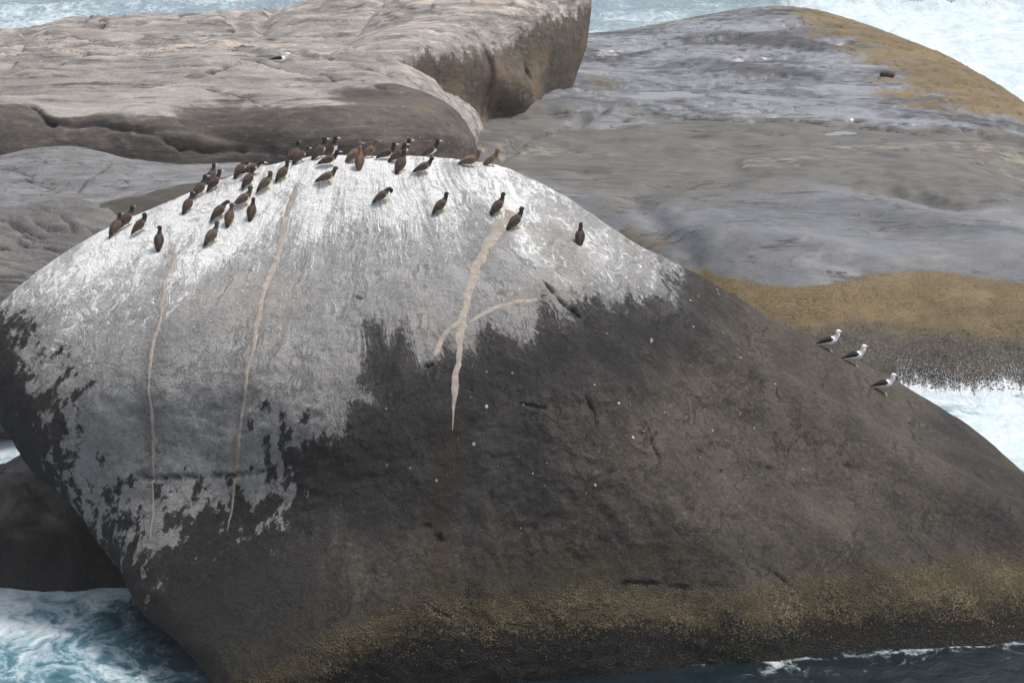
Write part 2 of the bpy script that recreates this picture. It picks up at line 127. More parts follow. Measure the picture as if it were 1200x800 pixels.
def seg_dist(P, line):
    """distance from points to a polyline (any dimension)"""
    best = np.full(len(P), 1e9)
    for a, b in zip(line[:-1], line[1:]):
        a = np.array(a, float); b = np.array(b, float)
        ab = b - a
        t = np.clip(((P - a) @ ab) / max(ab @ ab, 1e-9), 0, 1)
        best = np.minimum(best, np.linalg.norm(P - (a + t[:, None] * ab), axis=1))
    return best

def poly_sdf(P, poly):
    """signed distance to a 2-D polygon, positive inside"""
    d = seg_dist(P, list(poly) + [poly[0]])
    inside = np.zeros(len(P), bool)
    n = len(poly)
    for i in range(n):
        x1, y1 = poly[i]; x2, y2 = poly[(i + 1) % n]
        c = (y1 > P[:, 1]) != (y2 > P[:, 1])
        if y1 != y2:
            inside ^= c & (P[:, 0] < (x2 - x1) * (P[:, 1] - y1) / (y2 - y1) + x1)
    return np.where(inside, d, -d)

# ------------------------------------------------------------------ mesh helpers
def mesh_from(name, V, Fc, smooth=True):
    V = np.asarray(V, dtype=np.float32)
    me = bpy.data.meshes.new(name)
    if isinstance(Fc, np.ndarray):
        k = Fc.shape[1]
        me.vertices.add(len(V)); me.vertices.foreach_set('co', V.ravel())
        me.loops.add(Fc.size); me.loops.foreach_set('vertex_index', Fc.astype(np.int32).ravel())
        me.polygons.add(len(Fc))
        me.polygons.foreach_set('loop_start', np.arange(0, Fc.size, k, dtype=np.int32))
        me.update(calc_edges=True)
    else:
        me.from_pydata([tuple(map(float, v)) for v in V], [], [tuple(f) for f in Fc])
    if smooth:
        me.polygons.foreach_set('use_smooth', np.ones(len(me.polygons), bool))
    me.validate()
    return me

def link(name, me, mat, parent=None, loc=None):
    o = bpy.data.objects.new(name, me)
    COL.objects.link(o)
    if mat is not None:
        for m in (mat if isinstance(mat, (list, tuple)) else [mat]):
            me.materials.append(m)
    if parent is not None:
        o.parent = parent
    if loc is not None:
        o.location = loc
    return o

def empty(name, loc, rz=0.0):
    o = bpy.data.objects.new(name, None)
    COL.objects.link(o)
    o.location = loc
    o.rotation_euler = (0, 0, rz)
    o.empty_display_size = 0.2
    return o

def tag(o, label=None, cat=None, group=None, kind=None):
    if label: o['label'] = label
    if cat: o['category'] = cat
    if group: o['group'] = group
    if kind: o['kind'] = kind
    return o

def attr(me, name, vals):
    a = me.attributes.new(name, 'FLOAT', 'POINT')
    a.data.foreach_set('value', np.asarray(vals, dtype=np.float32))

def attr3(me, name, vals):
    a = me.attributes.new(name, 'FLOAT_VECTOR', 'POINT')
    a.data.foreach_set('vector', np.asarray(vals, dtype=np.float32).ravel())

_ico = {}
def icosphere(level):
    if level not in _ico:
        bm = bmesh.new()
        bmesh.ops.create_icosphere(bm, subdivisions=level, radius=1.0)
        V = np.array([v.co[:] for v in bm.verts])
        Fc = np.array([[v.index for v in f.verts] for f in bm.faces])
        bm.free()
        _ico[level] = (V / np.linalg.norm(V, axis=1)[:, None], Fc)
    return _ico[level]

class Star:
    """smooth closed rock through control points: radius as a function of direction from a centre"""
    def __init__(s, c, pts, lam=2e-6):
        s.C = np.array(c, float)
        v = np.array(pts, float) - s.C
        r = np.linalg.norm(v, axis=1)
        s.D = v / r[:, None]
        n = len(r)
        A = np.zeros((n + 4, n + 4))
        A[:n, :n] = np.linalg.norm(s.D[:, None] - s.D[None], axis=2) ** 3 + np.eye(n) * lam
        A[:n, n] = 1; A[:n, n + 1:] = s.D; A[n, :n] = 1; A[n + 1:, :n] = s.D.T
        s.w = np.linalg.solve(A, np.concatenate([np.log(r), np.zeros(4)]))
        s.n = n
    def R(s, d):
        out = np.empty(len(d))
        for k in range(0, len(d), 20000):
            q = d[k:k + 20000]
            c2 = np.maximum(0, 2 - 2 * (q @ s.D.T))
            out[k:k + 20000] = np.exp((c2 * np.sqrt(c2)) @ s.w[:s.n] + s.w[s.n] + q @ s.w[s.n + 1:])
        return out
    def points(s, level, bias=(0, 0, 0)):
        V, Fc = icosphere(level)
        d = V + np.array(bias)
        d /= np.linalg.norm(d, axis=1)[:, None]
        return d, s.C + d * s.R(d)[:, None], Fc

# ------------------------------------------------------------------ node helpers
class NT:
    def __init__(s, name):
        s.mat = bpy.data.materials.new(name)
        s.mat.use_nodes = True
        s.t = s.mat.node_tree
        s.t.nodes.clear()
        s.out = s.t.nodes.new('ShaderNodeOutputMaterial')
    def put(s, sock, v):
        if hasattr(v, 'is_output'):
            s.t.links.new(v, sock)
        else:
            if isinstance(v, (tuple, list)) and len(v) == 3 and sock.type == 'RGBA':
                v = (*v, 1)
            sock.default_value = v
    def n(s, typ, ins=None, **props):
        nd = s.t.nodes.new(typ)
        for k, v in props.items(): setattr(nd, k, v)
        for k, v in (ins or {}).items(): s.put(nd.inputs[k], v)
        return nd
    def math(s, op, a, b=0.0, c=0.0, clamp=False):
        nd = s.n('ShaderNodeMath', {0: a, 1: b, 2: c}, operation=op, use_clamp=clamp)
        return nd.outputs[0]
    def add(s, a, b): return s.math('ADD', a, b)
    def mul(s, a, b): return s.math('MULTIPLY', a, b)
    def step(s, a, b, x):
        nd = s.n('ShaderNodeMapRange', {'Value': x, 'From Min': a, 'From Max': b}, interpolation_type='SMOOTHSTEP')
        return nd.outputs[0]
    def mix(s, f, a, b):
        nd = s.n('ShaderNodeMix', data_type='RGBA')
        s.put(nd.inputs[0], f); s.put(nd.inputs[6], a); s.put(nd.inputs[7], b)
        return nd.outputs[2]
    def attr(s, name): return s.n('ShaderNodeAttribute', attribute_name=name)
    def f(s, name): return s.attr(name).outputs['Fac']
    def v(s, name): return s.attr(name).outputs['Vector']
    def pos(s): return s.n('ShaderNodeNewGeometry').outputs['Position']
    def map(s, vec, scale=(1, 1, 1), rot=(0, 0, 0), loc=(0, 0, 0)):
        return s.n('ShaderNodeMapping', {'Vector': vec, 'Scale': scale, 'Rotation': rot, 'Location': loc}).outputs[0]
    def noise(s, vec, scale, detail=4, rough=0.55, dist=0.0):
        return s.n('ShaderNodeTexNoise', {'Vector': vec, 'Scale': scale, 'Detail': detail, 'Roughness': rough, 'Distortion': dist}).outputs['Fac']
    def voronoi(s, vec, scale, feature='F1', rnd=1.0):
        return s.n('ShaderNodeTexVoronoi', {'Vector': vec, 'Scale': scale, 'Randomness': rnd}, feature=feature).outputs['Distance']
    def bump(s, h, strength, dist, normal=None):
        ins = {'Height': h, 'Strength': strength, 'Distance': dist}
        if normal is not None: ins['Normal'] = normal
        return s.n('ShaderNodeBump', ins).outputs[0]
    def grain(s, col, P, scale=26.0, amt=0.30):
        g = s.noise(P, scale, 2, 0.6)
        return s.mix(1.0, col, s.n('ShaderNodeHueSaturation', {'Color': col, 'Value': s.add(1.0 - amt, s.mul(s.step(0.3, 0.7, g), 2 * amt))}).outputs[0])
    def done(s, color, rough=0.8, normal=None, spec=0.4, **kw):
        ins = {'Base Color': color, 'Roughness': rough, 'Specular IOR Level': spec}
        if normal is not None: ins['Normal'] = normal
        ins.update(kw)
        b = s.n('ShaderNodeBsdfPrincipled', ins)
        s.t.links.new(b.outputs[0], s.out.inputs['Surface'])
        return s.mat

# ================================================================== MATERIALS
def mat_boulder():
    t = NT('boulder_granite')
    P = t.pos()
    pol = t.v('polar')
    z = t.n('ShaderNodeSeparateXYZ', {0: P}).outputs[2]
    nf = t.noise(P, 8.0, 5, 0.7)
    nm, nl, big, st = t.f('n_mid'), t.f('n_low'), t.f('n_mott'), t.f('n_streak')
    st2 = t.noise(t.map(pol, (95, 4.2, 1), loc=(4, 9, 2)), 1.0, 4, 0.68)
    jag = t.noise(t.map(pol, (150, 1.2, 1), loc=(1, 2, 3)), 1.0, 3, 0.7)
    # --- dark crusted rock
    tanm = t.step(0.30, 0.80, t.add(t.mul(t.f('tan'), 0.8), t.mul(t.add(nm, st), 0.25)))
    dark = t.mix(t.step(0.30, 0.70, t.add(t.mul(nm, 0.6), t.mul(nf, 0.4))), DARK0, DARK1)
    brown = t.mix(t.step(0.30, 0.70, t.add(t.mul(nm, 0.35), t.add(t.mul(st, 0.35), t.mul(nf, 0.3)))), BROWN0, BROWN1)
    base = t.mix(tanm, dark, brown)
    base = t.mix(t.mul(t.step(-1.5, -0.1, t.add(t.f('guano'), t.mul(t.add(nm, -0.5), 1.6))), 0.55), base, (0.030, 0.027, 0.026))
    rid = t.noise(t.map(pol, (13, 1.0, 1), loc=(2, 5, 8)), 1.0, 6, 0.66, 0.3)
    scar = t.mul(t.step(0.022, 0.0, t.math('ABSOLUTE', t.add(rid, -0.5))), t.step(0.42, 0.62, nm))
    base = t.mix(t.mul(scar, t.mul(t.step(0.45, 0.65, nl), 0.5)), base, (0.022, 0.02, 0.019))
    base = t.mix(t.mul(t.step(0.50, 0.72, st2), t.mul(tanm, 0.45)), base, BROWN2)
    base = t.mix(t.mul(t.step(0.54, 0.72, nf), t.add(0.15, t.mul(tanm, 0.35))), base, (0.180, 0.154, 0.122))
    base = t.mix(t.mul(t.step(0.46, 0.32, nf), 0.65), base, (0.026, 0.023, 0.021))
    base = t.mix(t.mul(t.f('stain'), t.mul(t.step(0.3, 0.6, nf), 0.75)), base, (0.040, 0.026, 0.017))
    slick_shade = t.mul(t.step(0.25, 0.85, t.add(t.f('slick_shade'), t.mul(t.add(nm, -0.5), 0.8))), 0.75)  # near-black film and stain; shadow of the lower left is painted in with it
    base = t.mix(slick_shade, base, t.mix(nf, (0.012, 0.012, 0.012), (0.040, 0.037, 0.031)))
    # olive algae film
    olv = t.mul(t.step(0.45, 1.0, t.add(t.mul(t.f('olive'), 0.9), t.mul(t.add(nm, -0.5), 1.2))), 0.75)
    base = t.mix(olv, base, t.mix(nf, (0.078, 0.070, 0.032), (0.026, 0.028, 0.017)))
    # --- pale crust, ragged and flaking
    g = t.f('guano')
    mott = t.f('mottle')
    ed = t.add(g, t.add(t.mul(t.add(jag, -0.5), 0.75), t.mul(t.add(nf, -0.5), 0.30)))
    ed = t.add(ed, t.mul(mott, t.add(t.mul(t.add(big, -0.43), 4.6), t.mul(t.add(nf, -0.5), 2.2))))
    gm = t.add(t.mul(t.step(-0.04, 0.10, ed), 0.66), t.mul(t.step(-0.45, 0.75, t.add(ed, t.mul(t.add(st2, -0.5), 1.6))), 0.34))
    pale = t.mix(t.step(0.25, 0.75, nm), (0.215, 0.213, 0.210), (0.35, 0.344, 0.333))
    pale = t.mix(t.mul(t.step(0.46, 0.68, nf), 0.55), pale, (0.385, 0.38, 0.37))
    pale = t.mix(t.mul(t.step(0.46, 0.30, nf), 0.45), pale, (0.20, 0.192, 0.18))
    pale = t.mix(t.mul(t.step(0.50, 0.80, nl), 0.40), pale, (0.36, 0.318, 0.268))
    pale = t.mix(t.mul(mott, 0.12), pale, (0.245, 0.238, 0.226))
    pale = t.mix(t.mul(t.step(1.6, 0.0, t.add(g, t.mul(t.add(nm, -0.5), 1.5))), 0.25), pale, (0.245, 0.241, 0.234))
    pale = t.mix(t.mul(t.f('halo'), t.add(0.35, t.mul(nf, 0.5))), pale, (0.125, 0.121, 0.116))
    hl = t.noise(t.map(P, (1, 1, 0.6)), 1.9, 4, 0.65, 1.2)
    pale = t.mix(t.mul(t.step(0.010, 0.0, t.math('ABSOLUTE', t.add(hl, -0.53))), t.mul(t.step(0.45, 0.6, big), 0.7)), pale, (0.085, 0.08, 0.075))
    # fresh white droppings in streaks below the birds
    w = t.f('white')
    pale = t.mix(t.mul(t.step(0.25, 1.15, w), 0.62), pale, (0.60, 0.60, 0.59))
    wn_ = t.add(t.mul(st2, 0.55), t.add(t.mul(st, 0.25), t.mul(nf, 0.20)))
    wm = t.step(0.0, 0.13, t.add(wn_, t.add(t.mul(w, 0.25), -0.655)))
    blot = t.step(0.0, 0.06, t.add(t.noise(t.map(pol, (52, 3.4, 1), loc=(7, 7, 7)), 1.0, 4, 0.8, 0.6), t.add(t.mul(w, 0.17), -0.69)))
    wm = t.math('MAXIMUM', wm, blot)
    pale = t.mix(t.mul(wm, 0.92), pale, (0.80, 0.80, 0.79))
    col = t.mix(gm, base, pale)
    # small droppings spattered over the dark rock
    vn = t.n('ShaderNodeTexVoronoi', {'Vector': t.map(P, (1, 1, 0.75)), 'Scale': 3.3, 'Randomness': 1.0})
    rr = t.n('ShaderNodeSeparateColor', {0: vn.outputs['Color']})
    size = t.mul(t.math('POWER', rr.outputs[0], 3.0), 0.17)
    dot = t.mul(t.step(0.02, -0.01, t.math('SUBTRACT', vn.outputs['Distance'], size)), t.step(0.30, 0.55, t.add(t.mul(nm, 0.5), t.mul(t.f('spat'), 0.50))))
    col = t.mix(t.mul(dot, 0.8), col, (0.62, 0.61, 0.58))
    # tide zone: ochre barnacle belt over dark wet rock
    zz = t.add(t.add(z, t.f('tide')), t.mul(t.add(nm, -0.5), 0.75))
    zz = t.add(zz, t.mul(t.add(jag, -0.5), 0.7))
    belt = t.step(2.5, 1.9, zz)
    grain = t.voronoi(P, 24.0)
    och = t.mix(t.step(0.25, 0.75, t.add(t.mul(nf, 0.6), t.mul(grain, 0.5))), (0.165, 0.132, 0.076), (0.060, 0.045, 0.025))
    col = t.mix(t.mul(belt, t.step(0.30, 0.60, t.add(t.mul(nf, 0.55), t.mul(nm, 0.45)))), col, och)
    col = t.mix(t.mul(t.step(3.4, 2.2, zz), t.mul(t.step(0.4, 0.7, nf), 0.35)), col, (0.10, 0.075, 0.04))
    low = t.step(1.85, 1.05, t.add(zz, t.add(t.mul(t.add(nf, -0.5), 1.1), t.mul(t.add(grain, -0.4), 0.4))))
    lowc = t.mix(t.step(0.45, 0.72, nf), (0.010, 0.009, 0.0075), (0.050, 0.037, 0.024))
    col = t.mix(low, col, lowc)
    col = t.mix(t.mul(t.f('crk'), 0.85), col, (0.014, 0.013, 0.012))
    col = t.grain(col, P, 26.0, 0.18)
    wet = t.step(1.2, 0.4, zz)
    # relief
    h = t.add(t.mul(t.noise(P, 3.0, 7, 0.72), 0.9), t.add(t.mul(t.mul(belt, grain), 0.5), t.add(t.mul(scar, -0.30), t.mul(rid, 0.9))))
    nrm = t.bump(h, 0.95, 0.18)
    rough = t.math('SUBTRACT', 0.88, t.mul(wet, 0.30))
    rough = t.math('SUBTRACT', rough, t.mul(t.f('sheen'), 0.45))
    return t.done(col, rough, nrm, 0.22)

DARK0 = (0.018, 0.0172, 0.0175); DARK1 = (0.046, 0.042, 0.041)
BROWN0 = (0.044, 0.038, 0.032); BROWN1 = (0.108, 0.091, 0.072); BROWN2 = (0.078, 0.068, 0.057)

def mat_vein():
    t = NT('pegmatite_vein')
    P = t.pos()
    a = t.noise(P, 6, 5, 0.7)
    c = t.mix(t.step(0.3, 0.7, a), (0.25, 0.21, 0.172), (0.39, 0.35, 0.305))
    c = t.mix(t.mul(t.step(0.52, 0.66, t.noise(P, 12, 4, 0.7)), 0.7), c, (0.15, 0.115, 0.088))
    c = t.mix(t.mul(t.step(5.9, 5.0, t.n('ShaderNodeSeparateXYZ', {0: P}).outputs[2]), 0.35), c, (0.26, 0.145, 0.085))
    return t.done(c, 0.85, t.bump(t.noise(P, 14, 6, 0.7), 0.6, 0.04))

def mat_shelf():
    t = NT('shelf_rock')
    P = t.pos()
    nf = t.noise(t.map(P, (0.5, 1, 1)), 3.2, 6, 0.66)
    nm, nx, nw = t.f('n_mid'), t.f('n_bed'), t.f('n_low')
    mixd = t.add(t.mul(nx, 0.6), t.mul(nf, 0.4))
    dry = t.mix(t.step(0.3, 0.7, t.add(t.mul(nm, 0.5), t.mul(nf, 0.5))), (0.070, 0.067, 0.062), (0.135, 0.128, 0.115))
    dry = t.mix(t.mul(t.step(0.5, 0.75, nw), 0.6), dry, (0.125, 0.115, 0.098))
    blue = t.mix(t.step(0.3, 0.7, mixd), (0.080, 0.083, 0.090), (0.165, 0.170, 0.180))
    col = t.mix(t.step(0.25, 0.8, t.add(t.f('blue'), t.mul(t.add(nw, -0.5), 0.9))), dry, blue)
    wetf = t.step(0.30, 0.70, t.add(t.f('wet'), t.mul(t.add(nx, -0.5), 0.9)))
    wetc = t.mix(t.step(0.38, 0.62, mixd), (0.045, 0.047, 0.053), (0.225, 0.23, 0.245))  # wet rock, its pale bluish sky sheen painted into the colour
    col = t.mix(wetf, col, wetc)
    lich = t.step(0.70, 0.82, t.add(t.mul(t.f('lichen'), 0.30), t.mul(t.add(t.mul(nx, 0.40), t.mul(nf, 0.60)), 0.9)))
    col = t.mix(t.mul(lich, 0.75), col, t.mix(nf, (0.20, 0.17, 0.128), (0.31, 0.272, 0.215)))
    ol = t.step(0.4, 0.8, t.add(t.f('olive'), t.mul(t.add(nm, -0.5), 0.9)))
    col = t.mix(t.mul(ol, 0.8), col, t.mix(nf, (0.15, 0.115, 0.06), (0.06, 0.055, 0.04)))
    ck = t.noise(t.map(P, (0.22, 1.0, 1), rot=(0, 0, 0.1)), 0.9, 5, 0.6, 0.9)
    ckm = t.mul(t.step(0.020, 0.0, t.math('ABSOLUTE', t.add(ck, -0.5))), t.step(0.40, 0.55, nw))
    col = t.mix(t.mul(ckm, 0.8), col, (0.03, 0.028, 0.027))
    col = t.mix(t.mul(t.step(0.62, 0.72, t.mul(t.add(nf, nx), 0.5)), t.mul(wetf, 0.55)), col, (0.40, 0.41, 0.42))
    # ochre weed belts
    sp = t.noise(P, 9, 5, 0.78)
    w = t.add(t.f('weed'), t.add(t.mul(t.add(sp, -0.5), 0.9), t.mul(t.add(nm, -0.5), 0.3)))
    wm = t.step(0.42, 0.58, w)
    och = t.mix(t.step(0.32, 0.68, sp), (0.115, 0.080, 0.034), (0.225, 0.162, 0.078))
    och = t.mix(t.mul(t.step(0.45, 0.7, nm), 0.55), och, (0.19, 0.155, 0.10))
    och = t.mix(t.mul(t.step(0.62, 0.35, t.add(t.mul(nm, 0.5), t.mul(nx, 0.5))), 0.55), och, (0.085, 0.064, 0.034))
    col = t.mix(wm, col, och)
    lm = t.step(0.30, 0.85, t.add(t.f('mussel'), t.mul(t.add(sp, -0.5), 0.9)))
    lowc = t.mix(t.step(0.40, 0.7, sp), (0.036, 0.032, 0.027), (0.13, 0.108, 0.082))
    col = t.mix(lm, col, lowc)
    lowr = t.mix(t.step(0.45, 0.62, t.noise(P, 3.0, 4)), (0.022, 0.023, 0.022), (0.085, 0.062, 0.045))
    col = t.mix(t.step(0.3, 0.7, t.add(t.f('lowest'), t.mul(t.add(sp, -0.5), 0.9))), col, lowr)
    col = t.grain(col, P, 20.0, 0.15)
    # run-off foam clinging to the wet foot
    rv = t.noise(t.map(P, (5.0, 0.9, 0.9)), 1.0, 5, 0.75, 0.5)
    fm = t.step(0.0, 0.10, t.add(t.mul(rv, 0.6), t.add(t.mul(sp, 0.4), t.add(t.mul(t.f('foam'), 0.40), -0.70))))
    col = t.mix(fm, col, (0.74, 0.77, 0.78))
    h = t.add(t.add(t.mul(nf, 0.6), t.mul(ckm, -0.5)), t.mul(t.mul(t.math('MAXIMUM', wm, lm), sp), 0.6))
    nrm = t.bump(h, 0.5, 0.12)
    rough = t.math('SUBTRACT', 0.74, t.mul(t.math('MAXIMUM', wetf, t.mul(t.f('blue'), 0.55)), t.mul(t.step(0.30, 0.6, mixd), 0.54)))
    rough = t.math('MAXIMUM', rough, t.mul(wm, 0.8))
    return t.done(col, rough, nrm, 0.45)

def mat_headland():
    t = NT('headland_rock')
    P = t.pos()
    nf = t.noise(t.map(P, (0.5, 1, 1)), 5, 5, 0.7)
    nm, bed = t.f('n_mid'), t.f('n_bed')
    bed2 = t.noise(t.map(P, (0.20, 1.1, 2.0), rot=(0, 0, 0.14), loc=(5, 3, 1)), 1.9, 5, 0.68, 0.3)
    dark = t.mix(t.step(0.3, 0.7, t.add(t.mul(bed, 0.5), t.mul(nf, 0.5))), (0.045, 0.039, 0.036), (0.112, 0.095, 0.083))
    dark = t.mix(t.mul(t.step(0.50, 0.75, nm), 0.6), dark, (0.125, 0.098, 0.073))
    dark = t.mix(t.mul(t.step(0.58, 0.70, bed2), 0.35), dark, (0.17, 0.148, 0.128))
    dark = t.mix(t.mul(t.step(0.43, 0.33, bed2), 0.6), dark, (0.035, 0.031, 0.028))
    pale = t.mix(t.step(0.3, 0.7, t.add(t.mul(bed, 0.6), t.mul(nf, 0.4))), (0.185, 0.172, 0.158), (0.32, 0.302, 0.282))
    pale = t.mix(t.mul(t.step(0.50, 0.60, bed2), t.mul(t.f('rosy'), 0.85)), pale, (0.50, 0.425, 0.365))
    pale = t.mix(t.mul(t.step(0.62, 0.35, nm), 0.35), pale, (0.14, 0.128, 0.117))
    pale = t.mix(t.mul(t.step(0.44, 0.37, bed2), 0.75), pale, (0.085, 0.072, 0.063))
    lt = t.add(t.f('pale'), t.add(t.mul(t.add(bed, -0.5), 1.5), t.mul(t.add(nm, -0.5), 0.9)))
    m = t.step(0.34, 0.64, lt)
    col = t.mix(m, dark, pale)
    drip = t.noise(t.map(P, (2.6, 2.6, 0.30)), 1.0, 5, 0.68)
    dm = t.step(0.36, 0.64, t.add(t.f('drip'), t.mul(t.add(drip, -0.5), 2.4)))
    face = t.mix(t.step(0.3, 0.7, t.add(t.mul(drip, 0.5), t.mul(nf, 0.5))), (0.052, 0.043, 0.034), (0.140, 0.114, 0.088))
    face = t.mix(t.mul(t.step(0.5, 0.72, nm), 0.6), face, (0.165, 0.118, 0.072))
    face = t.mix(t.mul(t.step(0.55, 0.72, drip), 0.4), face, (0.04, 0.036, 0.032))
    col = t.mix(t.mul(t.f('face'), dm), col, face)
    vn = t.n('ShaderNodeTexVoronoi', {'Vector': P, 'Scale': 1.3, 'Randomness': 1.0})
    rr = t.n('ShaderNodeSeparateColor', {0: vn.outputs['Color']})
    dot = t.step(0.02, -0.01, t.math('SUBTRACT', vn.outputs['Distance'], t.mul(t.mul(rr.outputs[0], rr.outputs[0]), 0.07)))
    col = t.mix(t.mul(dot, 0.55), col, (0.5, 0.49, 0.47))
    col = t.mix(t.mul(t.step(0.55, 0.7, nf), 0.25), col, (0.25, 0.22, 0.19))
    ck = t.step(0.30, 0.95, t.add(t.f('crk'), t.mul(t.add(nf, -0.5), 0.5)))
    col = t.mix(t.mul(ck, 0.85), col, (0.032, 0.027, 0.024))
    col = t.grain(col, P, 18.0, 0.15)
    h = t.add(t.mul(bed2, 0.9), t.mul(nf, 0.35))
    return t.done(col, 0.86, t.bump(h, 0.6, 0.13), 0.3)

def mat_slab():
    t = NT('wet_grey_slab')
    P = t.pos()
    nf = t.noise(P, 5, 6, 0.65); nm = t.noise(P, 0.7, 5, 0.6)
    bed = t.noise(t.map(P, (0.35, 1, 2.2), rot=(0, 0, -0.35)), 1.2, 6, 0.62, 0.3)
    c = t.mix(t.step(0.3, 0.7, bed), (0.10, 0.099, 0.10), (0.205, 0.204, 0.208))
    c = t.mix(t.mul(t.step(0.55, 0.7, nm), 0.5), c, (0.16, 0.14, 0.115))
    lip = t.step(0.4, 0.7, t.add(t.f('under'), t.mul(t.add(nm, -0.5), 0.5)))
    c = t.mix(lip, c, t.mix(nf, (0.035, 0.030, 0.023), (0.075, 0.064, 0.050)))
    c = t.mix(t.mul(t.step(0.012, 0.0, t.math('ABSOLUTE', t.add(t.noise(t.map(P, (0.6, 1, 1), rot=(0, 0, -0.4)), 0.75, 4, 0.55, 0.7), -0.5))), 0.8), c, (0.03, 0.027, 0.025))
    c = t.mix(t.mul(t.f('dull'), 0.8), c, t.mix(bed, (0.060, 0.056, 0.051), (0.145, 0.136, 0.126)))
    c = t.mix(t.mul(t.f('crk'), 0.85), c, (0.02, 0.018, 0.016))
    c = t.grain(c, P, 20.0, 0.22)
    sheen = t.mul(t.step(0.42, 0.62, bed), t.math('SUBTRACT', 1.0, t.math('MAXIMUM', lip, t.f('dull'))))
    h = t.add(t.mul(bed, 0.7), t.mul(t.noise(P, 2.5, 7, 0.62), 0.5))
    return t.done(c, t.math('SUBTRACT', 0.78, t.mul(sheen, 0.36)), t.bump(h, 0.5, 0.16), 0.45)

def mat_small_rock():
    t = NT('dark_sea_rock')
    P = t.pos()
    z = t.n('ShaderNodeSeparateXYZ', {0: P}).outputs[2]
    nf = t.noise(P, 6, 6, 0.68); nm = t.noise(P, 1.2, 5, 0.6)
    c = t.mix(t.step(0.35, 0.7, nm), (0.085, 0.078, 0.070), (0.20, 0.185, 0.165))
    c = t.mix(t.mul(t.step(0.5, 0.68, t.noise(P, 1.9, 5, 0.6)), 0.6), c, (0.125, 0.088, 0.03))
    c = t.mix(t.step(1.7, 1.0, t.add(z, t.mul(t.add(nm, -0.5), 1.0))), c, t.mix(t.step(0.5, 0.72, nf), (0.013, 0.012, 0.011), (0.06, 0.04, 0.026)))  # wet foot, with the shade of the underside painted into its colour
    return t.done(c, 0.6, t.bump(t.noise(P, 4, 8, 0.7), 0.9, 0.16), 0.4)

def mat_sea():
    t = NT('sea_water')
    P = t.pos()
    y = t.n('ShaderNodeSeparateXYZ', {0: P}).outputs[1]
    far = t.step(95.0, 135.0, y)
    warp = t.n('ShaderNodeTexNoise', {'Vector': P, 'Scale': 0.22, 'Detail': 3.0}).outputs['Color']
    wp = t.n('ShaderNodeVectorMath', {0: warp, 1: (0.5, 0.5, 0.5)}, operation='SUBTRACT').outputs[0]
    wp = t.n('ShaderNodeVectorMath', {0: wp, 'Scale': 3.2}, operation='SCALE').outputs[0]
    Q = t.n('ShaderNodeVectorMath', {0: P, 1: wp}, operation='ADD').outputs[0]
    Qn = t.map(Q, (1.0, 0.65, 1))
    a = t.noise(Qn, 0.55, 5, 0.66, 0.5)
    b = t.noise(Qn, 2.6, 5, 0.75, 0.5)
    lace = t.math('ABSOLUTE', t.add(t.noise(Qn, 1.1, 4, 0.65, 0.6), -0.5))
    lace = t.math('SUBTRACT', 1.0, t.mul(lace, 7.0), clamp=True)
    lv = t.add(t.add(t.mul(a, 0.55), t.mul(b, 0.30)), t.mul(lace, 0.13))
    fv = t.add(lv, t.add(t.mul(t.f('foam'), 0.5), -0.62))
    foam = t.step(-0.02, 0.24, fv)
    milky = t.step(-0.22, 0.08, fv)
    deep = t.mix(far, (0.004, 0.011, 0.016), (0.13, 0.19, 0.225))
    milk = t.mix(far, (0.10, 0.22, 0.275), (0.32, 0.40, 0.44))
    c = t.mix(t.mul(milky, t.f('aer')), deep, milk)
    fsh = t.mix(t.step(0.3, 0.75, t.add(t.mul(b, 0.6), t.mul(a, 0.4))), (0.42, 0.52, 0.57), (0.74, 0.77, 0.78))
    c = t.mix(t.mul(foam, 0.93), c, fsh)
    h = t.noise(t.map(P, (1, 0.7, 1)), 1.5, 6, 0.65, 0.6)
    nrm = t.bump(h, 0.6, 0.22)
    return t.done(c, t.add(0.10, t.mul(foam, 0.7)), nrm, 0.5, IOR=1.33)

def plain(name, col, rough=0.7, var=0.25, scale=30.0, spec=0.3):
    t = NT(name)
    o = t.n('ShaderNodeTexCoord').outputs['Object']
    nz = t.noise(o, scale, 4, 0.65)
    c = t.mix(t.step(0.3, 0.7, nz), tuple(v * (1 - var) for v in col), tuple(min(1, v * (1 + var)) for v in col))
    return t.done(c, rough, t.bump(nz, 0.3, 0.01), spec)

# ================================================================== SEA
def axis(dense, outer):
    return np.unique(np.concatenate([dense, outer]))

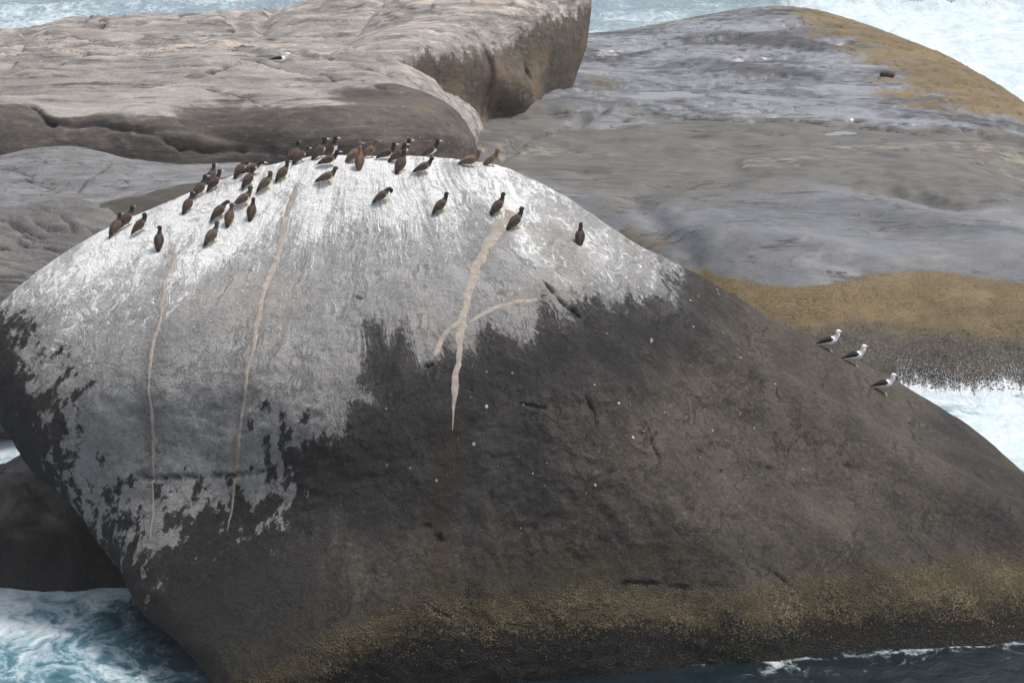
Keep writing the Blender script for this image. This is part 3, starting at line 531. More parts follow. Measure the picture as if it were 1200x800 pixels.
def build_sea():
    xs = axis(np.arange(-34, 40, 0.26), np.array([-6000, -2500, -1000, -500, -250, -140, -90, -65, -50, -42, -37, 43, 48, 56, 70, 95, 140, 250, 500, 1000, 2500, 6000.0]))
    ys = axis(np.concatenate([np.arange(58, 100, 0.20), np.arange(100, 190, 0.30)]), np.array([-400, -100, 0, 25, 40, 50, 55, 194, 200, 210, 230, 260, 320, 420, 600, 1000, 2000, 4000, 9000.0]))
    X, Y = np.meshgrid(xs, ys)
    V = np.stack([X.ravel(), Y.ravel(), np.zeros(X.size)], 1)
    P2 = V[:, :2]
    calm = 1 - sstep(185, 260, V[:, 1]) * 0.6
    farw = sstep(100, 140, V[:, 1])
    n1 = fbm(np.c_[P2 * np.array([0.16, 0.22]), np.zeros(len(V))], 4, 0.5)
    n2 = fbm(np.c_[P2 * np.array([0.55, 0.75]), np.ones(len(V)) * 3], 3, 0.5)
    z = (0.10 + 0.30 * farw) * n1 * 1.6 + (0.10 + 0.07 * farw) * (0.5 - np.abs(n2)) * 1.4 - 0.06
    foam = np.zeros(len(V)); aer = np.full(len(V), 0.0)
    def blob(x, y, rx, ry, s, at=None):
        d = np.hypot((V[:, 0] - x) / rx, (V[:, 1] - y) / ry)
        k = 1 - sstep(0.35, 1.0, d)
        nonlocal foam, aer
        foam = np.maximum(foam, s * k)
        aer = np.maximum(aer, (s if at is None else at) * k)
    # churned water at the left foot of the boulder
    blob(-14.5, 72.6, 6.5, 4.2, 0.60, 1.0); blob(-12, 69.5, 5.0, 5.0, 0.38, 1.0); blob(-9.0, 67.0, 4.5, 4.0, 0.14, 0.75); blob(-12.5, 74.0, 6, 1.3, 0.62, 1.0)
    blob(-18, 86.5, 6, 6, 0.85, 1.0)
    # surge in the channel behind the boulder
    blob(17, 87.5, 6.0, 6.5, 0.95, 1.0); blob(14, 92.5, 4, 3, 0.8); blob(22, 90, 6, 6, 0.9)
    # waterline foam along the front of the boulder
    line = [(4.0, 69.0), (6.4, 69.2), (8.5, 69.55), (10.5, 70.1), (13, 70.4), (17, 71)]
    dl = seg_dist(P2, line)
    foam = np.maximum(foam, 0.42 * np.exp(-(dl / 0.16) ** 2)); foam = np.maximum(foam, (0.20 + 0.25 * n2) * np.exp(-(dl / 1.3) ** 2))
    # open sea: scattered streaks
    op = sstep(128, 150, V[:, 1])
    foam = np.maximum(foam, op * (0.20 + 0.28 * fbm(np.c_[P2 * np.array([0.05, 0.12]), np.ones(len(V)) * 9], 3)))
    aer = np.maximum(aer, op * 0.55)
    blob(-30, 160, 16, 11, 0.46); blob(-18, 171, 9, 6, 0.34); blob(-7, 170, 8, 5, 0.28); blob(4, 156, 8, 6, 0.34); blob(8, 163, 7, 5, 0.26); blob(14, 160, 6, 4, 0.36)
    # breaker beyond the shelf
    crest = [(16.5, 166.5), (19, 165.5), (23, 165.2), (28, 165.0), (34, 164.5), (44, 163)]
    br = poly_sdf(P2, [(15.5, 166.8), (19, 166.2), (24, 165.8), (30, 165.6), (46, 164), (46, 120), (30, 112), (26, 124), (24, 135), (20.5, 146), (17, 152), (13, 158)])
    brk = sstep(-0.8, 1.2, br)
    foam = np.maximum(foam, brk * 0.97); aer = np.maximum(aer, brk)
    dc = seg_dist(P2, crest)
    lump = fbm(np.c_[P2 * 0.55, np.ones(len(V)) * 21], 4, 0.6)
    z += np.exp(-(dc / 1.5) ** 2) * (0.75 + 0.8 * lump) + brk * (0.12 + 0.28 * lump)
    z *= calm
    V[:, 2] = z
    nx, ny = len(xs), len(ys)
    I = np.arange(nx * ny).reshape(ny, nx)
    Fc = np.stack([I[:-1, :-1], I[:-1, 1:], I[1:, 1:], I[1:, :-1]], -1).reshape(-1, 4)
    me = mesh_from('sea', V, Fc)
    attr(me, 'foam', foam); attr(me, 'aer', aer)
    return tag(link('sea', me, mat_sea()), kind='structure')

sea = build_sea()

# ================================================================== SHELF
def tps(pts):
    p = np.array(pts, float)
    xy = p[:, :2] / 20.0
    n = len(p)
    def k(a, b):
        r2 = ((a[:, None] - b[None]) ** 2).sum(-1)
        return r2 * np.log(np.sqrt(r2) + 1e-9)
    A = np.zeros((n + 3, n + 3))
    A[:n, :n] = k(xy, xy) + np.eye(n) * 1e-3
    A[:n, n] = 1; A[:n, n + 1:] = xy; A[n, :n] = 1; A[n + 1:, :n] = xy.T
    w = np.linalg.solve(A, np.r_[p[:, 2], 0, 0, 0])
    def ev(q):
        q = np.asarray(q, float) / 20.0
        out = np.empty(len(q))
        for i in range(0, len(q), 20000):
            s = q[i:i + 20000]
            out[i:i + 20000] = k(s, xy) @ w[:n] + w[n] + s @ w[n + 1:]
        return out
    return ev

POOLS = [(6.1, 122.2, 2.0, 0.75), (12.98, 115.7, 0.55, 0.4), (14.6, 125.7, 0.6, 0.3), (16.2, 134.6, 0.9, 0.35)]
def build_shelf():
    ev = tps(DATA['shelf'])
    xs = np.arange(-12, 42, 0.13)
    ys = np.concatenate([np.arange(86.5, 120, 0.13), np.arange(120, 166, 0.22)])
    X, Y = np.meshgrid(xs, ys)
    P2 = np.c_[X.ravel(), Y.ravel()]
    z = ev(P2)
    one = np.ones(len(P2))
    # swells, ripples, shallow steps and pits
    big = fbm(np.c_[P2 * np.array([0.10, 0.16]), one * 2], 4)
    z0 = z.copy()
    nearw = 1 - 0.9 * sstep(128, 146, P2[:, 1])
    z = z + 0.34 * big * nearw
    warp = fbm(np.c_[P2 * 0.12, one * 5], 3) * 3.0
    bedn = fbm(np.c_[P2[:, 0] * 0.10 + P2[:, 1] * 0.03, P2[:, 1] * 0.42 + warp * 0.35, one * 7], 4, 0.5)
    stepn = np.abs(((bedn * 5.0 + P2[:, 1] * 0.03) % 1.0) - 0.5)
    upper = sstep(116, 122, P2[:, 1]) * (1 - sstep(150, 153, P2[:, 1]))
    z = z + upper * (0.12 * sstep(0.05, 0.12, stepn) - 0.10) + 0.07 * bedn * nearw
    lipn = P2[:, 1] - (117.8 + 1.6 * fbm(np.c_[P2[:, 0] * 0.25, one, one], 4, 0.6))
    z = z + 0.16 * sstep(-0.25, 0.15, lipn) * (1 - 1.6 * sstep(120, 132, P2[:, 1])) - 0.16 * sstep(-4.0, -0.25, lipn) * (1 - sstep(-0.25, 0.15, lipn))
    scarp = fbm(np.c_[P2 * np.array([0.09, 0.17]), one * 55], 4, 0.45)
    z = z + 0.06 * nearw * (np.tanh(40 * (scarp - 0.12)) + np.tanh(40 * (scarp + 0.14)) + np.tanh(45 * (scarp - 0.33)))
    pit = fbm(np.c_[P2 * np.array([0.35, 0.6]), one * 12], 3)
    z = z - 0.30 * sstep(0.34, 0.55, pit) * sstep(100, 104, P2[:, 1])
    weedn = fbm(np.c_[P2 * 2.2, one * 3], 4, 0.6)
    # cracks
    for line, w, d in [([(3.0, 117.2), (0.2, 112.5), (-0.8, 108.5), (-2.2, 106)], 0.25, 0.45), ([(3.0, 117.2), (5.4, 120.2)], 0.2, 0.3),
                       ([(4.5, 104), (5.2, 101), (6.2, 98.5)], 0.5, 0.28), ([(-0.4, 104.5), (0.8, 103), (1.6, 101.2)], 0.3, 0.35),
                       ([(13.6, 105.2), (14.6, 104.2), (15.8, 103.6)], 0.5, 0.35), ([(18.6, 107.4), (19.3, 106.9)], 0.35, 0.35),
                       ([(13.9, 119.3), (13.7, 118.3)], 0.22, 0.4), ([(13.9, 119.2), (15.2, 118.4), (17.0, 118.6), (19, 117.8)], 0.16, 0.28), ([(5.5, 121), (8.5, 118.8), (11, 118.6)], 0.18, 0.25), ([(17, 121), (20, 119.5), (22.5, 117)], 0.16, 0.22), ([(8.5, 131.5), (10.5, 131.2), (12.0, 131.6)], 0.22, 0.3),
                       ([(3.5, 138), (7, 140), (10.5, 141)], 0.5, 0.3), ([(10.6, 136.6), (12, 137.2), (13.3, 137.0)], 0.35, 0.4), ([(8, 128), (10, 127.5), (12, 128)], 0.35, 0.3)]:
        dd = seg_dist(P2 + 0.25 * np.c_[weedn, weedn], line)
        z = z - d * np.exp(-(dd / w) ** 2)
    # shallow basins that hold rain and splash water
    pools = []
    for px_, py_, rx_, ry_ in POOLS:
        ang = np.arctan2((P2[:, 1] - py_) / ry_, (P2[:, 0] - px_) / rx_)
        q = np.hypot((P2[:, 0] - px_) / rx_, (P2[:, 1] - py_) / ry_)
        q = q / (1 + 0.30 * np.sin(2 * ang + px_) + 0.18 * np.sin(3 * ang + py_) + 0.10 * np.sin(7 * ang))
        lev = float(np.median(z[q < 1.0]))
        k = sstep(1.7, 1.0, q)
        z = z * (1 - k) + k * (lev - 0.10 * np.clip(1 - q * q, 0, 1))
        pools.append((px_, py_, rx_, ry_, lev))
    # masks of what grows on it, with wandering edges
    wx = fbm(np.c_[P2 * 0.16, one * 31], 5, 0.6); wy = fbm(np.c_[P2 * 0.16, one * 47], 5, 0.6)
    W = P2 + np.c_[wx * 4.5, wy * 5.0]
    n01 = lambda a: np.clip(0.5 + 0.62 * a, 0, 1)
    edge = [(p[0], p[1]) for p in DATA['shelf'][:11]]
    de = seg_dist(P2, edge) + wx * 2.2
    wid = np.interp(P2[:, 0], [4, 9, 12, 16, 20, 24, 28], [4.5, 5.0, 5.2, 6.0, 5.6, 3.8, 1.8])
    patch = fbm(np.c_[P2 * np.array([0.35, 0.5]), one * 61], 5, 0.6)
    far = np.clip(0.95 - de / wid * 0.55 + 0.45 * patch, 0, 1)
    far *= sstep(-1.0, 6, W[:, 0] + 1.5 * patch) * sstep(119, 124, W[:, 1]) * sstep(1.6, 1.1, de / wid)
    lim = 2.62 + 0.30 * np.sin(P2[:, 0] * 0.55) * 0.4 + 0.3 * wx
    front = sstep(0.22, -0.22, z0 - lim) * sstep(108, 102, P2[:, 1]) * sstep(4.5, 7.5, P2[:, 0] + 0.5 * (100 - P2[:, 1]) + wy * 2)
    weed = np.maximum(far, front)
    z = z + (weed > 0.45) * 0.09 * weedn
    fr = sstep(106, 101, P2[:, 1])
    mussel = sstep(2.25, 0.7, z0 + 0.5 * patch) * fr
    lowest = sstep(0.85, 0.30, z0 + 0.3 * patch) * fr
    foam = sstep(0.85, -0.1, z0 + 0.35 * patch) * fr * 0.9 + 0.8 * sstep(1.3, 0.2, z0 + 0.5 * patch) * sstep(124, 128, P2[:, 1]) * sstep(16, 20, P2[:, 0])
    wet = sstep(115, 121, W[:, 1]) * 0.85
    blue = sstep(107, 102, W[:, 1]) * 0.8 + 0.25 * sstep(3, -1, W[:, 0])
    lichen = np.exp(-((W[:, 1] - 111.5) / 5.0) ** 2) * np.clip(0.75 + 0.9 * fbm(np.c_[P2 * np.array([0.18, 0.5]), one * 71], 4), 0, 1.1)
    olive = np.exp(-(((W[:, 0] - 4.2) / 1.6) ** 2 + ((W[:, 1] - 101.0) / 2.0) ** 2)) + 0.9 * np.exp(-(((P2[:, 0] - 3.9) / 1.2) ** 2 + ((W[:, 1] - 125) / 3.0) ** 2))
    V = np.c_[P2, z]
    nx, ny = len(xs), len(ys)
    I = np.arange(nx * ny).reshape(ny, nx)
    Fc = np.stack([I[:-1, :-1], I[:-1, 1:], I[1:, 1:], I[1:, :-1]], -1).reshape(-1, 4)
    keep = (z[Fc].max(1) > -1.6)
    me = mesh_from('rock_shelf', V, Fc[keep])
    nx_ = n01(fbm(np.c_[W[:, 0] * 0.13, P2[:, 1] * 0.42 + wy, one * 3], 5, 0.55)); nw_ = n01(fbm(np.c_[W * np.array([0.12, 0.4]), one * 8], 4, 0.6)); nm_ = n01(fbm(np.c_[P2 * 0.6, one * 14], 4, 0.6))
    for k, v in dict(n_bed=nx_, n_low=nw_, n_mid=nm_, weed=weed, mussel=mussel, lowest=lowest, foam=foam, wet=wet, blue=blue, lichen=lichen, olive=olive).items():
        attr(me, k, v)
    o = link('rock_shelf', me, mat_shelf())
    t = NT('pool_water')
    pw = t.done((0.16, 0.165, 0.165), 0.05, t.bump(t.noise(t.pos(), 3.0, 3), 0.08, 0.03), 0.6)
    for (px_, py_, rx_, ry_, lev) in pools:
        th = np.linspace(0, 2 * math.pi, 64, endpoint=False)
        rr = 1 + 0.30 * np.sin(2 * th + px_) + 0.18 * np.sin(3 * th + py_) + 0.10 * np.sin(7 * th)
        VV = [(px_, py_, lev - 0.012)] + [(px_ + rx_ * r * math.cos(a) * 0.97, py_ + ry_ * r * math.sin(a) * 0.97, lev - 0.012) for a, r in zip(th, rr)]
        FF = [(0, 1 + i, 1 + (i + 1) % 64) for i in range(64)]
        link('rock_pool', mesh_from('rock_pool', VV, FF), pw, o)
    tag(o, 'broad low wave-washed rock shelf with wet blue-grey top and ochre weed edges behind the boulder', 'rock shelf')
    return o, V, Fc[keep], weed, mussel, ev

def loose_stone(x, y, size, label):
    V, Fc = icosphere(4)
    V = np.sign(V) * np.abs(V) ** 0.8 * np.array([0.34, 0.22, 0.16]) * size
    V = V + V / np.linalg.norm(V, axis=1)[:, None] * (0.05 * fbm(V * 5 + x, 4))[:, None]
    i = np.argmin(np.hypot(SV[:, 0] - x, SV[:, 1] - y))
    o = link('loose_stone', mesh_from('loose_stone', V, Fc), plain('dark_stone', (0.05, 0.045, 0.040), 0.8, 0.4, 5), None, (x, y, float(SV[i, 2]) + 0.06))
    tag(o, label, 'stone')

shelf, SV, SF, SWEED, SMUSS, shelf_ev = build_shelf()

loose_stone(16.84, 132.1, 1.0, 'small dark loose stone at the inner edge of the far ochre weed on the shelf')

# ================================================================== HEADLAND
def crackle(P, lines):
    out = np.zeros(len(P))
    for line, w, d in lines:
        out += d * np.exp(-(seg_dist(P, line) / w) ** 2)
    return out

MAT_HEAD = mat_headland()
def head_attrs(me, P, pale, face, drip, ang=0.12, crk=None):
    n01 = lambda a: np.clip(0.5 + 0.62 * a, 0, 1)
    q = np.c_[(P[:, 0] * math.cos(ang) + P[:, 1] * math.sin(ang)) * 0.14, (P[:, 1] * math.cos(ang) - P[:, 0] * math.sin(ang)) * 0.7, P[:, 2] * 1.4]
    attr(me, 'n_bed', n01(fbm(q, 5, 0.6))); attr(me, 'n_mid', n01(fbm(P * 0.5 + 7, 5, 0.6)))
    attr(me, 'rosy', np.clip(0.35 + sstep(109, 116, P[:, 1]) * (0.5 + 0.6 * fbm(P * 0.12, 2)), 0, 1))
    attr(me, 'pale', pale); attr(me, 'face', face); attr(me, 'drip', drip)
    attr(me, 'crk', np.zeros(len(P)) if crk is None else crk)

def bedding(P, ang=0.12, f=1.1):
    q = np.c_[(P[:, 0] * math.cos(ang) + P[:, 1] * math.sin(ang)) * 0.10, (P[:, 1] * math.cos(ang) - P[:, 0] * math.sin(ang)) * 0.30, P[:, 2] * 0.55]
    n = fbm(q * f, 4, 0.42)
    saw = ((n * 4.2) % 1.0)
    return n, np.minimum(saw / 0.85, (1 - saw) / 0.15)

def build_headland():
    root = empty('headland', (-12, 112.5, 0))
    inv = np.array([12, -112.5, 0])
    # whaleback
    s = Star(DATA['headland']['c'], DATA['headland']['pts'])
    d, P, Fc = s.points(8, (0, -0.05, 0.45))
    n, ledge = bedding(P)
    topw = sstep(105.0, 109.0, P[:, 1])
    n2, ledge2 = bedding(P * 1.0 + 31, 0.05, 2.3)
    calm = (1 - 0.9 * sstep(-6.5, -4.5, P[:, 0]) * sstep(104, 107, P[:, 1])) * (0.45 + 0.55 * sstep(109, 114, P[:, 1] - 0.15 * (P[:, 0] + 12)))
    disp = 0.30 * n + calm * ((0.14 + 0.20 * topw) * (ledge - 0.5) + (0.02 + 0.05 * topw) * (ledge2 - 0.5)) + 0.02 * fbm(P * 1.4, 4) + 0.22 * fbm(P * np.array([0.22, 0.4, 0.4]) + 50, 4)
    crk = np.zeros(len(P))
    wob = 0.22 * np.c_[fbm(P * 0.7 + 40, 4, .6), fbm(P * 0.7 + 80, 4, .6), fbm(P * 0.7 + 120, 4, .6)]
    for line, w, dep in DATA['hcracks']:
        dd = seg_dist(P + wob, line)
        side = np.exp(-(dd / (w * 5)) ** 2)
        disp -= dep * np.exp(-(dd / w) ** 2)
        crk = np.maximum(crk, np.exp(-(dd / (w * 1.1)) ** 2))
    ridge = sstep(116, 121, P[:, 1]) * (P[:, 2] > 4)
    disp += ridge * 0.25 * fbm(P * np.array([0.35, 0.8, 0.8]), 3)
    disp -= crackle(P, [([(-19, 104.6, 6), (-14, 104.2, 6), (-11, 103.8, 6.1), (-8.6, 103.4, 5.6)], 0.3, 0.22),
                        ([(-10, 111.6, 7), (-6.8, 110.4, 7), (-4.2, 111.3, 7)], 0.28, 0.25), ([(-4.9, 112.6, 7), (-4.2, 110, 7)], 0.25, 0.3),
                        ([(-11.5, 122, 7), (-10.3, 118, 7.2), (-11.3, 114, 7.2)], 0.35, 0.3), ([(-9.9, 125, 7), (-10.2, 122, 7), (-10.0, 119, 7)], 0.4, 0.45)])
    P = P + d * disp[:, None]
    me = mesh_from('whaleback', P + inv, Fc)
    nose = np.exp(-(((P[:, 0] + 2.2) / 1.6) ** 2 + ((P[:, 1] - 108) / 2.5) ** 2))
    line = np.interp(P[:, 0], [-20, -16, -12, -8, -5, -3.4], [105.6, 105.4, 105.2, 105.8, 108.0, 110.6]) + 2.2 * fbm(P * np.array([0.16, 0.3, 0.3]), 4, 0.6)
    pale = np.clip(0.5 + (P[:, 1] - line) / 5.0, 0, 0.95) - nose * 0.5
    head_attrs(me, P, pale, np.zeros(len(P)), np.zeros(len(P)), crk=crk)
    link('whaleback', me, MAT_HEAD, root)
    # tall rear block with a steep stained face
    s = Star(DATA['block']['c'], DATA['block']['pts'])
    d, P2, Fc = s.points(7, (0.1, -0.35, 0.1))
    n, ledge = bedding(P2, 0.5)
    disp = 0.16 * n + 0.10 * (ledge - 0.5) * sstep(6.8, 7.6, P2[:, 2]) + 0.05 * fbm(P2 * 1.5, 4) + 0.06 * fbm(P2 * np.array([1.4, 1.4, 0.35]), 3)
    disp -= crackle(P2, [([(-1.5, 115.6, 3.5), (-1.0, 116.2, 5.2), (-0.9, 116.6, 6.6)], 0.35, 0.55), ([(0.6, 118.4, 8.0), (0.65, 118.3, 5.8), (0.7, 118.2, 4)], 0.12, 0.22),
                         ([(-3.0, 116, 8), (-2.7, 114.9, 6.4)], 0.25, 0.25)])
    P2 = P2 + d * disp[:, None]
    me = mesh_from('tall_block', P2 + inv, Fc)
    cap = np.interp(P2[:, 0], [-5, -3.5, -2.2, -1.2, 0, 1, 2, 3.5], [6.6, 6.95, 6.75, 6.55, 6.5, 7.2, 7.2, 7.3])
    fc = sstep(0.7, -0.7, P2[:, 2] - cap)
    head_attrs(me, P2, np.full(len(P2), 0.85), np.ones(len(P2)), fc, 0.5)
    link('tall_block', me, MAT_HEAD, root)
    tag(root, 'long pale-topped rocky headland with a tall brown-faced block, behind the boulder on the left', 'headland')
    return root, P, d

headland, HP, _ = build_headland()

MAT_SLAB = mat_slab()
def joints(P, lines):
    wob = 0.14 * np.c_[fbm(P * 0.9 + 40, 4, .6), fbm(P * 0.9 + 80, 4, .6), fbm(P * 0.9 + 120, 4, .6)]
    cd = np.zeros(len(P)); crk = np.zeros(len(P))
    for line, w, dep in lines:
        dd = seg_dist(P + wob, line)
        cd += dep * np.exp(-(dd / (w * 0.7)) ** 2); crk = np.maximum(crk, np.exp(-(dd / (w * 0.8)) ** 2))
    return crk, cd

def build_slab():
    s = Star(DATA['slab']['c'], DATA['slab']['pts'])
    d, P, Fc = s.points(7, (0, -0.1, 0.3))
    n, ledge = bedding(P, -0.3, 1.3)
    disp = 0.16 * n + 0.06 * (ledge - 0.5) + 0.03 * fbm(P * 1.6, 4)
    crk, cd = joints(P, DATA['scracks'])
    disp -= cd
    P = P + d * disp[:, None]
    me = mesh_from('wet_slab', P, Fc)
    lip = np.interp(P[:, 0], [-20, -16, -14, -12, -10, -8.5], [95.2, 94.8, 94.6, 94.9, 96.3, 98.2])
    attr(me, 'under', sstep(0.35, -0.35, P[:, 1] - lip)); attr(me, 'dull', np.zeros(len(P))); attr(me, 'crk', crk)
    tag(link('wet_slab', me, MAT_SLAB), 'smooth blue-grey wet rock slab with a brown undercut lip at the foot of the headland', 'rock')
    s = Star(DATA['ledge']['c'], DATA['ledge']['pts'])
    d, P, Fc = s.points(7, (0, -0.1, 0.25))
    n, ledge = bedding(P, -0.45, 1.8)
    disp = 0.22 * n + 0.16 * (ledge - 0.5) + 0.04 * fbm(P * 1.6, 4)
    crk, cd = joints(P, DATA['lcracks'])
    disp -= cd
    P = P + d * disp[:, None]
    me = mesh_from('cracked_ledge', P, Fc)
    attr(me, 'under', np.zeros(len(P))); attr(me, 'dull', np.ones(len(P))); attr(me, 'crk', crk)
    o = link('cracked_ledge', me, MAT_SLAB)
    tag(o, 'cracked dull grey rock ledge below the wet slab at the left edge', 'rock')
    return P, Fc
LP, LF = build_slab()

def build_small():
    s = Star(DATA['small']['c'], DATA['small']['pts'])
    d, P, Fc = s.points(6, (0.1, -0.3, 0.1))
    ex = fbm(P * 0.6 + 3, 4)
    P = P + d * (0.22 * fbm(P * 0.7, 4) + 0.07 * (np.tanh(30 * (ex - 0.1)) + np.tanh(30 * (ex + 0.15))) + 0.07 * fbm(P * 2.6, 4, 0.6))[:, None]
    tag(link('sea_rock', mesh_from('sea_rock', P, Fc), mat_small_rock()), 'small dark wet rock in the foam under the overhang of the boulder', 'rock')
build_small()

# ================================================================== BOULDER
def build_boulder():
    B = DATA['boulder']
    s = Star(B['c'], B['pts'], 1e-4)
    d, P, Fc = s.points(8, (0, -0.42, 0.12))
    ax, az = DATA['apex'][0], DATA['apex'][2]
    dx, dz = P[:, 0] - ax, az - P[:, 2]
    theta = np.arctan2(dx, np.maximum(dz, 0.05) + 0.6)
    rad = np.hypot(dx, dz)
    pol = np.c_[theta + 0.045 * fbm(P * 0.9 + 60, 4, 0.6), rad + 0.5 * fbm(P * 0.8 + 90, 3), np.zeros(len(P))]
    low = fbm(P * 0.28, 4)
    stre = fbm(np.c_[theta * 9, rad * 0.35, np.zeros(len(P))], 4)
    fine = fbm(P * 1.5, 5, 0.6)
    ex = fbm(np.c_[P[:, 0] * 0.30, P[:, 1] * 0.30, P[:, 2] * 0.42], 5, 0.58)
    exm = 0.5 + 0.5 * fbm(P * 0.5 + 77, 2)
    lowz = 0.25 + 0.75 * sstep(8.2, 5.5, P[:, 2])
    plates = np.tanh(60 * (ex - 0.16)) + np.tanh(50 * (ex + 0.02)) + np.tanh(60 * (ex + 0.22)) + np.tanh(55 * (ex - 0.30))
    disp = 0.12 * low + 0.035 * stre + 0.05 * fine + 0.034 * lowz * exm * plates + 0.035 * fbm(P * np.array([2.2, 2.2, 3.0]) + 5, 4, 0.62)
    wob = 0.13 * np.c_[fbm(P * 1.4 + 40, 4, .6), fbm(P * 1.4 + 80, 4, .6), fbm(P * 1.4 + 120, 4, .6)]
    crk = np.zeros(len(P))
    for line, w, dep in DATA['cracks']:
        w = w * 0.62
        Q = P + wob
        dd = seg_dist(Q, line)
        c0, c1 = np.array(line[0]), np.array(line[-1])
        tap = np.clip(np.minimum(np.linalg.norm(Q - c0, axis=1), np.linalg.norm(Q - c1, axis=1)) / 0.35, 0.15, 1)
        disp -= dep * np.exp(-(dd / (w * 0.62 * (0.5 + 0.5 * tap))) ** 2) * tap * 1.25
        crk = np.maximum(crk, np.exp(-(dd / (w * 0.55)) ** 2) * tap)
        disp += 0.35 * dep * np.exp(-(dd / (w * 4)) ** 2) * (exm - 0.5)
    # barnacled foot is rough
    tide = np.interp(P[:, 0], [-8, -5.5, -4.1, -2, 0, 2.1, 4.2, 6.4, 8.6, 10.9, 13], [1.6, 1.0, 0.25, -0.15, 0.1, 0.0, 0.42, 0.48, 0.52, 0.5, 0.65])
    zt = P[:, 2] + tide
    disp += sstep(2.2, 1.5, zt) * 0.055 * fbm(P * 4.0, 3, 0.6)
    P = P + d * disp[:, None]
    root = empty('seabird_boulder', (B['c'][0], B['c'][1], 0))
    inv = -np.array([B['c'][0], B['c'][1], 0])
    me = mesh_from('rock_body', P + inv, Fc)
    XZ = P[:, [0, 2]]
    gl = [(p[0], p[2]) for p in DATA['guano']]
    poly = [(-30, gl[0][1])] + gl + [(9, 8.4), (9, 30), (-30, 30)]
    g = poly_sdf(XZ, poly)
    back = sstep(80.5, 83, P[:, 1])
    g = g * (1 - back) + back * (P[:, 2] - 6.5)
    attr(me, 'guano', np.clip(g, -4, 4))
    attr3(me, 'polar', pol)
    n01 = lambda a: np.clip(0.5 + 0.62 * a, 0, 1)
    attr(me, 'n_mid', n01(fbm(P * 0.9 + 3, 5, 0.58)))
    attr(me, 'n_low', n01(fbm(P * 0.32 + 9, 4, 0.55)))
    attr(me, 'n_mott', n01(fbm(P * np.array([2.6, 2.6, 1.5]) + 23, 4, 0.66)))
    attr(me, 'n_streak', n01(fbm(np.c_[theta * 30, rad * 0.7, np.zeros(len(P))], 4, 0.6)))
    zt_ = np.array(DATA['ztop'])
    top = np.interp(P[:, 0], zt_[:, 0], zt_[:, 1]) - P[:, 2]
    L = np.interp(P[:, 0], [-14, -11, -8, -4, -1, 2, 5], [2.2, 3.0, 2.6, 2.6, 2.2, 1.6, 1.0])
    amp = np.interp(P[:, 0], [-14, -9, -6, -2, 1, 3, 6], [0.85, 1.0, 1.0, 0.95, 0.75, 0.55, 0.35])
    plume = np.zeros(len(P))
    for b in DATA['birds']:
        k = np.argmin(np.hypot(P[:, 0] - b[0], P[:, 1] - b[1]) + 3.0 * (P[:, 2] < 5))
        lat = (theta - theta[k]) * rad; run = rad - rad[k]
        plume += np.exp(-(lat / 0.22) ** 2) * sstep(-0.25, 0.05, run) * sstep(2.0, 0.2, run) * random.uniform(0.25, 0.8)
    attr(me, 'white', amp * np.clip(1.10 - top / L, -0.3, 1) * np.clip(0.85 + 0.5 * fbm(P * 0.6 + 15, 4), 0.4, 1.2) + np.clip(plume, 0, 0.8) * 0.6)
    attr(me, 'mottle', sstep(-3.8, -5.6, P[:, 0]) * sstep(7.4, 6.0, P[:, 2]) * sstep(-13.9, -12.8, P[:, 0]) * 0.8 + 0.06)
    attr(me, 'tan', np.clip(0.02 + 0.9 * np.exp(-(((P[:, 0] - 8) / 5.0) ** 2 + ((P[:, 2] - 4.0) / 2.2) ** 2)) + 0.5 * np.exp(-(((P[:, 0] + 2) / 3.5) ** 2 + ((P[:, 2] - 3.0) / 1.0) ** 2)) + 0.35 * np.exp(-(((P[:, 0] - 4) / 3.0) ** 2 + ((P[:, 2] - 5.2) / 1.4) ** 2)), 0, 1))
    attr(me, 'olive', np.exp(-(((P[:, 0] - 3.2) / 3.4) ** 2 + ((P[:, 2] - 2.55) / 0.55) ** 2)) + 0.7 * np.exp(-(((P[:, 0] + 1.2) / 2.5) ** 2 + ((P[:, 2] - 2.5) / 0.5) ** 2)) + 0.6 * np.exp(-(((P[:, 0] - 10.5) / 2.0) ** 2 + ((P[:, 2] - 2.6) / 0.5) ** 2)))
    attr(me, 'spat', np.exp(-(((P[:, 0] - 2.5) / 4.5) ** 2 + ((P[:, 2] - 5.6) / 1.9) ** 2)))
    halo = np.zeros(len(P))
    for k, (line, w) in enumerate(DATA['veins']):
        halo = np.maximum(halo, (0.75, 0.45, 0.35, 0.3, 0.3)[k] * np.exp(-(seg_dist(P + 0.6 * wob, line) / (0.30, 0.22, 0.36, 0.22, 0.2)[k]) ** 2))
    attr(me, 'halo', halo)
    attr(me, 'slick_shade', np.clip(sstep(-2.5, -6.5, P[:, 0]) * sstep(4.6, 2.4, P[:, 2]) + sstep(-11.5, -13.2, P[:, 0]) + 0.75 * np.exp(-(((P[:, 0] - 2.5) / 4.5) ** 2 + ((P[:, 2] - 2.5) / 0.5) ** 2)), 0, 1))
    attr(me, 'crk', crk)
    st_ = seg_dist(P + wob, DATA['stain'])
    attr(me, 'stain', np.exp(-(st_ / 0.30) ** 2))
    attr(me, 'tide', tide)
    attr(me, 'sheen', np.exp(-(((P[:, 0] + 14.2) / 1.1) ** 2 + ((P[:, 2] - 5.2) / 1.2) ** 2)))
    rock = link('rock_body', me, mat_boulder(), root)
    tag(root, 'huge rounded boulder in the surf, its whitewashed top crowded with brown birds', 'boulder')
    bvh = BVHTree.FromPolygons([Vector(p) for p in P.tolist()], Fc.tolist())
    C = Vector(B['c'])
    vm = mat_vein()
